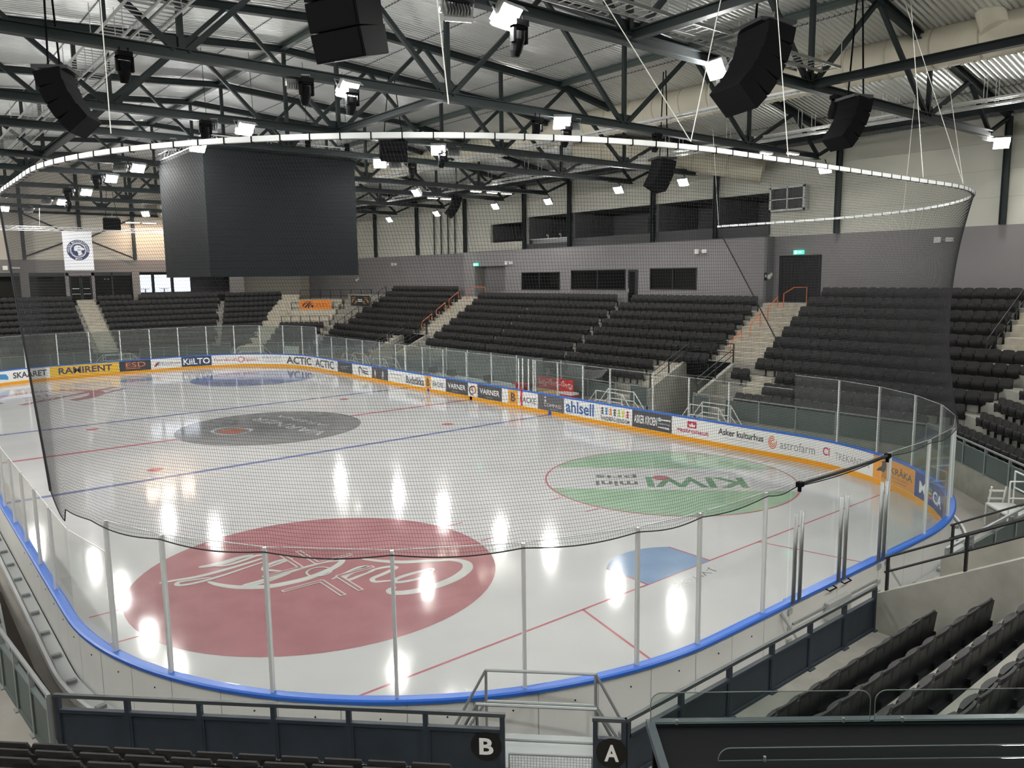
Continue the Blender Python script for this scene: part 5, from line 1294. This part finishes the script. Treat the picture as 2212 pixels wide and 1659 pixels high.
# ------------------------------------------------------------------ smaller things
def bridge(lab, c, ang, L=2.0, w=.9, h=.55, m=M_white_rail, H=.95):
    """small bridge platform with sloping tube rails beside the boards"""
    t = thing('step_platform', lab, 'step platform', (c[0],c[1],0)); a = Vector((math.cos(ang), math.sin(ang), 0)); n = Vector((-a.y, a.x, 0)); c = Vector((*c, 0))
    MB().obox(c+Vector((0,0,h-.03)), a, n, (0,0,1), L*.62, w, .05).build('platform', M_rail, t)
    for s in (-1, 1):
        m2 = MB()
        for i in range(2): m2.obox(c+a*s*(L*.31+.14+i*.26)+Vector((0,0,h-.18*(i+1))), a, n, (0,0,1), .26, w, .04)
        m2.build('tread', M_rail, t)
    for q in (-1, 1):
        b = n*q*w/2; m2 = MB()
        for hh in (H*.5, H): m2.tube([c+b-a*L*.55+Vector((0,0,.1+hh*.55)), c+b-a*L*.3+Vector((0,0,h+hh)), c+b+a*L*.3+Vector((0,0,h+hh)), c+b+a*L*.55+Vector((0,0,.1+hh*.55))], .024, 6)
        for s in (-.3, .3): m2.tube([c+b+a*L*s+Vector((0,0,.02)), c+b+a*L*s+Vector((0,0,h+H))], .022, 6)
        for s in (-.55, .55): m2.tube([c+b+a*L*s+Vector((0,0,.02)), c+b+a*L*s+Vector((0,0,.1+H*.55))], .022, 6)
        m2.build('hand_rail', m, t)
bridge('grey railed step platform in the gap between the two lettered barriers', (-8.55,-.4), -.785, 2.6, .9, .9, M_rail, .95)
bridge('white railed step platform left of the near stair opening', (13.95,19.4), 1.571, 3.0)
bridge('white railed step platform right of the near stair opening', (13.95,13.5), 1.571, 2.6)
bridge('white railed step platform before the far stair opening', (13.95,47.3), 1.571, 3.2)
bridge('white railed step platform just this side of the far stair opening', (13.95,42.6), 1.571, 3.0)
bridge('white railed step platform at the foot of the far door steps', (.1,61.4), 0, 3.4)
bridge('white railed step platform at the foot of the wide corner steps', (11.0,60.9), -.5, 3.4)
# stair mesh guard between barriers
t = thing('mesh_guard', 'grey wire mesh guard at the bottom between the letters B and A', 'guard', (-8.9,-1.1,.6))
m2 = MB(); P0, P1 = Vector((-9.28,-.66,0)), Vector((-8.52,-1.4,0)); 
for i in range(28): p = P0.lerp(P1, i/27); m2.tube([p+Vector((0,0,.75)), p+Vector((0,0,1.32))], .004, 4)
for i in range(16): m2.tube([P0+Vector((0,0,.75+.57*i/15)), P1+Vector((0,0,.75+.57*i/15))], .004, 4)
m2.build('wire_mesh', M_rail, t)
m2 = MB(); m2.tube([P0+Vector((0,0,.75)), P0+Vector((0,0,1.34)), P1+Vector((0,0,1.34)), P1+Vector((0,0,.75))], .018, 6); m2.build('mesh_frame', M_rail, t)
m2 = MB(); p = Vector((-8.5,-1.42,1.66))
for i in range(16): m2.tube([p+Vector((0,.0,-.035*i)), p+Vector((.012*(i%2),.012,-.035*i-.03))], .007, 5)
tag(m2.build('steel_chain', M_alu), 'thin steel chain hanging at the edge of the letter A barrier', 'chain')
# white metal stage steps in the near right walkway
t = thing('mobile_steps', 'white mobile steps with railing standing in the near right walkway', 'mobile steps', (10.1,-.2,0))
a = Vector((.7071,.7071,0)); n = Vector((.7071,-.7071,0)); c = Vector((9.55,-.15,0))
MB().obox(c+Vector((0,0,.62)), a, n, (0,0,1), 1.25, .75, .05).build('platform', M_white_rail, t)
for i in range(3): MB().obox(c-a*(.62+.14+.22*i)+Vector((0,0,.48-.16*i)), a, n, (0,0,1), .24, .75, .04).build('tread', M_rail, t)
for q in (-1, 1):
    m2 = MB(); b = n*q*.37
    for s in (-.6, .6): m2.tube([c+a*s+b+Vector((0,0,FZ)), c+a*s+b+Vector((0,0,1.6 if q > 0 else .62))], .025, 6)
    m2.build('leg', M_white_rail, t)
m2 = MB(); b = n*.37
for h in (1.12, 1.6): m2.tube([c-a*.6-b+Vector((0,0,h-.0)), c-a*.6+b+Vector((0,0,h)), c+a*.6+b+Vector((0,0,h))], .024, 6)
m2.tube([c-a*.6-b+Vector((0,0,FZ)), c-a*.6-b+Vector((0,0,1.6))], .024, 6)
m2.build('hand_rail', M_white_rail, t)
m2 = MB(); m2.tube([c+a*1.0-n*.2+Vector((0,0,FZ)), c+a*.7-n*.2+Vector((0,0,1.1))], .03, 6); m2.tube([c+a*1.0+n*.2+Vector((0,0,FZ)), c+a*.7+n*.2+Vector((0,0,1.1))], .03, 6)
for i in range(4): m2.bar(c+a*(1.0-.06*i)-n*.2+Vector((0,0,.2+.25*i)), c+a*(1.0-.06*i)+n*.2+Vector((0,0,.2+.25*i)), .05)
m2.build('ladder', M_white_rail, t)
# dark drain mat by the left boards
tag(MB().prism([(-13.05,5.4,FZ),(-13.35,5.2,FZ),(-13.55,9.0,FZ),(-13.55,14,FZ),(-13.3,14,FZ),(-13.3,9,FZ)], (0,0,.02)).build('rubber_mat', mat('dark_mat', '#4a4038', .7)), 'dark narrow floor mat beside the left boards', 'mat')
t = thing('metal_steps', 'small grey metal steps by the left boards at the picture edge', 'steps', (-13.9,10.6,0))
for i in range(4): MB().box((-14.05,10.0+.25*i,FZ+.2*i),(-13.6,10.25+.25*i,FZ+.2*i+.04)).build('tread', M_galv, t)
for x in (-14.05, -13.6): MB().bar((x,9.95,FZ),(x,11.0,.75), .05).build('stringer', M_galv, t)

# player benches behind the right boards
t = thing('bench_banner', 'long red soft drink banner standing on the bench behind the right boards', 'banner', (14.2,24.3,1.05))
MB().box((14.2,22.75,1.06),(14.25,25.95,1.7)).build('banner_board', M_red, t)
for i in range(3):
    y1 = 25.8-1.05*i; m2 = MB()
    def onban(p, y1=y1): return (14.19, y1-.95*((p[0]+3.7)*-.85+(p[1]-7.9)*.53)/7.4, 1.38+((p[0]+6.9)*-.53+(p[1]-10)*-.85)*.13)
    for pts, w in cola: brush(m2, pts, w*1.3, onban)
    m2.build('script_lettering', M_txtw, t)
tb = thing('team_bench', 'light wooden team bench back under the red banner', 'bench', (14.2,24.7,0))
MB().box((14.12,23.55,.5),(14.18,25.95,1.04)).build('backrest', M_wood, tb); MB().box((13.72,23.55,.42),(14.12,25.95,.47)).build('seat', M_wood, tb)
for y in (23.7, 24.75, 25.8): MB().box((13.75,y-.03,FZ),(14.15,y+.03,.42)).build('leg', M_rail, tb)
t = thing('red_box', 'red and white box beside the wooden bench', 'box', (14.0,22.9,0)); MB().box((13.85,22.5,FZ),(14.3,23.4,.95)).build('body', M_red, t); MB().box((13.8,22.45,.95),(14.35,23.45,1.06)).build('lid', M_white, t)
tag(MB().box((13.9,26.4,FZ),(14.2,29.6,1.05)).build('scorer_desk', M_white), 'white scorer desk behind the right boards', 'desk')
tag(MB().box((13.5,25.9,1.15),(13.9,27.2,1.25)).box((13.55,26.2,FZ),(13.85,26.9,1.15)).build('penalty_bench', M_red), 'red topped bench beside the penalty gate posts', 'bench')
tag(MB().box((13.8,38.2,FZ),(14.1,42.0,.55)).build('wooden_bench', M_wood), 'pale wooden bench near the far stair opening', 'bench')
for i, (y, lab) in enumerate(((34.0,'left'), (30.0,'right'), (36.2,'far left'))):
    t = thing('bench_monitor', 'dark covered equipment on the scorer desk, ' + lab + ' one', 'equipment', (14.0,y,1.05))
    MB().prism([(13.8,y-.35,1.0),(13.8,y+.35,1.0),(13.8,y+.28,1.35),(13.8,y-.2,1.42)], (.35,0,0)).build('cover', M_black, t)
tag(MB().box((13.95,30.2,FZ),(14.2,36.6,1.0)).build('scorer_desk', M_white), 'long white desk front left of the penalty gate posts', 'desk')
# bench side glass
t = thing('bench_glass', 'glass enclosure around the team benches behind the right boards', 'glass enclosure', (14.6,30,0))
for y0, y1 in ((22.2,24.1), (25.6,28), (28,30.5), (30.5,33), (33,35.4), (35.4,37.4)):
    MB().box((14.55,y0+.02,1.1),(14.562,y1-.02,2.7)).build('pane', M_shield2, t)
    MB().box((14.54,y1-.03,FZ),(14.58,y1+.03,2.7)).build('post', M_alu, t)
for y in (24.1, 25.6, 37.5): MB().box((12.75,y-.006,1.1),(14.55,y+.006,2.75)).build('pane', M_shield2, t)
for y in (24.35, 24.75, 25.25, 25.6): MB().tube([(12.72,y,1.05),(12.72,y,2.85)], .035, 8).build('gate_post', M_white_rail, t)
st = [S_right(y) for y in (37.5, 35.4, 33, 30.5, 28, 25.7)]
shield('glass_shield', 'glass shield before the scorer desks on the right boards', st, low, M_shield2, skip=(5,))
m2 = MB(); m2.box((12.58,25.15,.2),(12.6,25.28,1.25)); tag(m2.build('gate_post', M_red), 'narrow red gate post in the right boards', 'post')
# dark tarpaulins over the lowest seats
for y0, y1, lab in ((21.6,24.6,'dark tarpaulin draped over the lowest seats right of the red banner'), (38.6,41.6,'dark tarpaulin draped over the lowest seats near the far stair opening')):
    m2 = MB(); n = 14; A, B = [], []
    for i in range(n+1):
        y = y0+(y1-y0)*i/n; sag = .35*math.sin(PI*i/n)
        m2.v += [(15.75,y,2.3-sag*.4+.02*math.sin(i*2.1)), (15.3,y,1.95-sag), (15.28,y,1.65-sag*.9+.03*math.sin(i*1.7))]
    for i in range(n):
        for j in range(2): a = i*3+j; m2.f.append((a, a+3, a+4, a+1))
    tag(m2.build('tarpaulin', mat('tarp', '#2c2e2c', .6)), lab, 'tarpaulin')
_d = (bpos(17.9)-bpos(17.5)).normalized()
tag(MB().obox(bpos(17.7,.75,1.15), _d, Vector((_d.y,-_d.x,0)), (0,0,1), 1.5, .05, 1.1).obox(bpos(17.4,.75,.3), _d, Vector((_d.y,-_d.x,0)), (0,0,1), .06, .05, .7).obox(bpos(18.0,.75,.3), _d, Vector((_d.y,-_d.x,0)), (0,0,1), .06, .05, .7).build('white_board', M_white), 'white board standing behind the far right boards', 'board')

# signs, cameras, emergency lights
def exit_sign(p, axis, lab):
    t = thing('exit_sign', lab, 'exit sign', p); x, y, z = p
    if axis == 'x':
        MB().box((x-.06,y-.3,z-.11),(x,y+.3,z+.11)).build('sign_box', M_exit, t)
        m2 = MB(); m2.poly([(x-.062,y+.03,z-.02),(x-.062,y-.08,z-.02),(x-.062,y-.08,z-.06),(x-.062,y-.2,z),(x-.062,y-.08,z+.06),(x-.062,y-.08,z+.02),(x-.062,y+.03,z+.02)]); m2.poly([(x-.062,y+.22,z-.08),(x-.062,y+.1,z-.08),(x-.062,y+.1,z+.08),(x-.062,y+.22,z+.08)]); m2.build('pictogram', emis('exit_white', '#f0fff6', 1.5), t)
exit_sign((24.15,15.46,8.48), 'x', 'lit green exit sign above the black curtain')
exit_sign((23.15,43.4,8.35), 'x', 'lit green exit sign above the upper lobby opening')
def twin_light(p, lab):
    t = thing('emergency_light', lab, 'emergency light', p); x, y, z = p
    MB().box((x-.12,y-.42,z-.1),(x,y-.1,z+.1)).build('battery_box', M_white, t); MB().box((x-.14,y+.12,z-.13),(x,y+.42,z+.13)).build('lamp_head', M_white, t); MB().box((x-.06,y-.1,z-.03),(x,y+.12,z+.05)).build('bracket', M_rail, t)
twin_light((24.2,8.06,8.83), 'white twin emergency light high on the near right grey wall')
twin_light((23.2,21.2,8.7), 'white twin emergency light above the right control room window')
twin_light((23.2,39.2,8.4), 'white twin emergency light beside the upper lobby opening')
twin_light((24.2,57.9,8.65), 'white twin emergency light on the grey wall right of the screen cube')
def cctv(p, lab, n=(-1,0)):
    t = thing('security_camera', lab, 'security camera', p); x, y, z = p
    MB().box((x-.04,y-.1,z),(x,y+.1,z+.2)).tube([(x-.02,y,z+.1),(x-.2,y,z+.05)], .03, 6).build('mount', M_white, t)
    MB().tube([(x-.2,y,z+.05),(x-.24,y-.03,z-.08),(x-.22,y-.04,z-.16)], [.1,.11,.04], 10).build('dome', M_white, t)
cctv((24.2,65.2,7.2), 'white security camera just below the right corner of the screen cube')
cctv((23.9,16.98,7.2), 'white security camera on the block end beside the curtain')
MB_ = thing('wall_notice', 'small dark notice plate on the block end left of the curtain', 'notice', (23.35,17,7.1)); MB().box((23.28,16.97,6.98),(23.5,17.0,7.4)).build('plate', M_black, MB_); MB().box((23.34,16.965,7.15),(23.44,16.97,7.3)).build('pictogram', M_white, MB_)
t = thing('emergency_light', 'white twin emergency light at the far left edge on the far wall', 'emergency light', (-6.0,70.9,8.6)); MB().box((-6.15,70.8,8.45),(-5.8,71,8.8)).build('lamp_head', M_white, t); MB().box((-5.5,70.85,8.55),(-4.9,71,8.7)).build('battery_box', M_white, t)

# black desk with glass screens close to the camera
dk_a = Vector((.7749,-.632,0)); dk_n = Vector((-.632,-.7749,0)); D0 = Vector((-11.47,-4.86,4.56))
t = thing('media_desk', 'black desk with glass screens at the lower right corner close to the camera', 'desk', D0)
m2 = MB(); m2.prism([D0, D0+dk_a*4.2+Vector((0,0,-.02)), D0+dk_a*4.2+dk_n*1.2, D0+dk_n*1.2][::-1], (0,0,-.04)); m2.build('desk_top', M_black, t)
m2 = MB(); m2.bar(D0+Vector((0,0,.0)), D0+dk_a*4.2+Vector((0,0,.0)), .05, .05); m2.bar(D0+Vector((0,0,.01)), D0+dk_n*1.2+Vector((0,0,.01)), .05, .05); m2.build('edge_trim', mat('trim_blue_steel', '#2a353c', .35, .3), t)
m2 = MB(); m2.prism([D0+Vector((0,0,-.04))+dk_n*.1, D0+dk_a*4.2+Vector((0,0,-.04))+dk_n*.1, D0+dk_a*4.2+dk_n*.1+Vector((0,0,-1.3)), D0+dk_n*.1+Vector((0,0,-1.3))], dk_n*.04); m2.build('front_panel', M_black, t)
def rounded(a, b, z0, z1, r=.07):
    P = [(a, z0), (b, z0)]
    for i in range(7): q = PI/2*i/6; P.append((b-r+r*math.cos(q), z1-r+r*math.sin(q)))
    for i in range(7): q = PI/2*i/6; P.append((a+r-r*math.sin(q), z1-r+r*math.cos(q)))
    return P
for off, rows_ in ((.03, ((.0,1.395,.23), (1.425,2.9,.23), (2.93,4.15,.23))), (.42, ((.33,2.6,.1),))):
    for a, b, h in rows_:
        P = rounded(a, b, .02, h); base = D0+dk_n*off
        pts = [base+dk_a*x+Vector((0,0,z)) for x, z in P]
        m2 = MB(); m2.prism(pts, dk_n*.01); m2.build('glass_screen', M_desk_glass, t)
        m2 = MB(); m2.tube(pts+[pts[0]], .0035, 5); m2.build('screen_edge', mat('glass_edge', '#5d6763', .3), t)
        for f in (.12, .88): m2 = MB(); p = base+dk_a*(a+(b-a)*f); m2.obox(p+Vector((0,0,.03)), dk_a, dk_n, (0,0,1), .014, .014, .03); m2.build('clamp', M_rail, t)

# ------------------------------------------------------------------ light and render
w = bpy.data.worlds.new('hall_air'); SC.world = w; w.use_nodes = True
w.node_tree.nodes['Background'].inputs[0].default_value = (.9, .95, 1, 1); w.node_tree.nodes['Background'].inputs[1].default_value = .02
SC.view_settings.view_transform = 'Standard'; SC.view_settings.look = 'None'; SC.view_settings.gamma = 1
SC.view_settings.exposure = 1.05; SC.view_settings.use_curve_mapping = False
cy = SC.cycles
cy.use_denoising = True; cy.max_bounces = 6; cy.diffuse_bounces = 3; cy.glossy_bounces = 3; cy.transmission_bounces = 4; cy.transparent_max_bounces = 24
cy.sample_clamp_indirect = 4; cy.caustics_reflective = False; cy.caustics_refractive = False
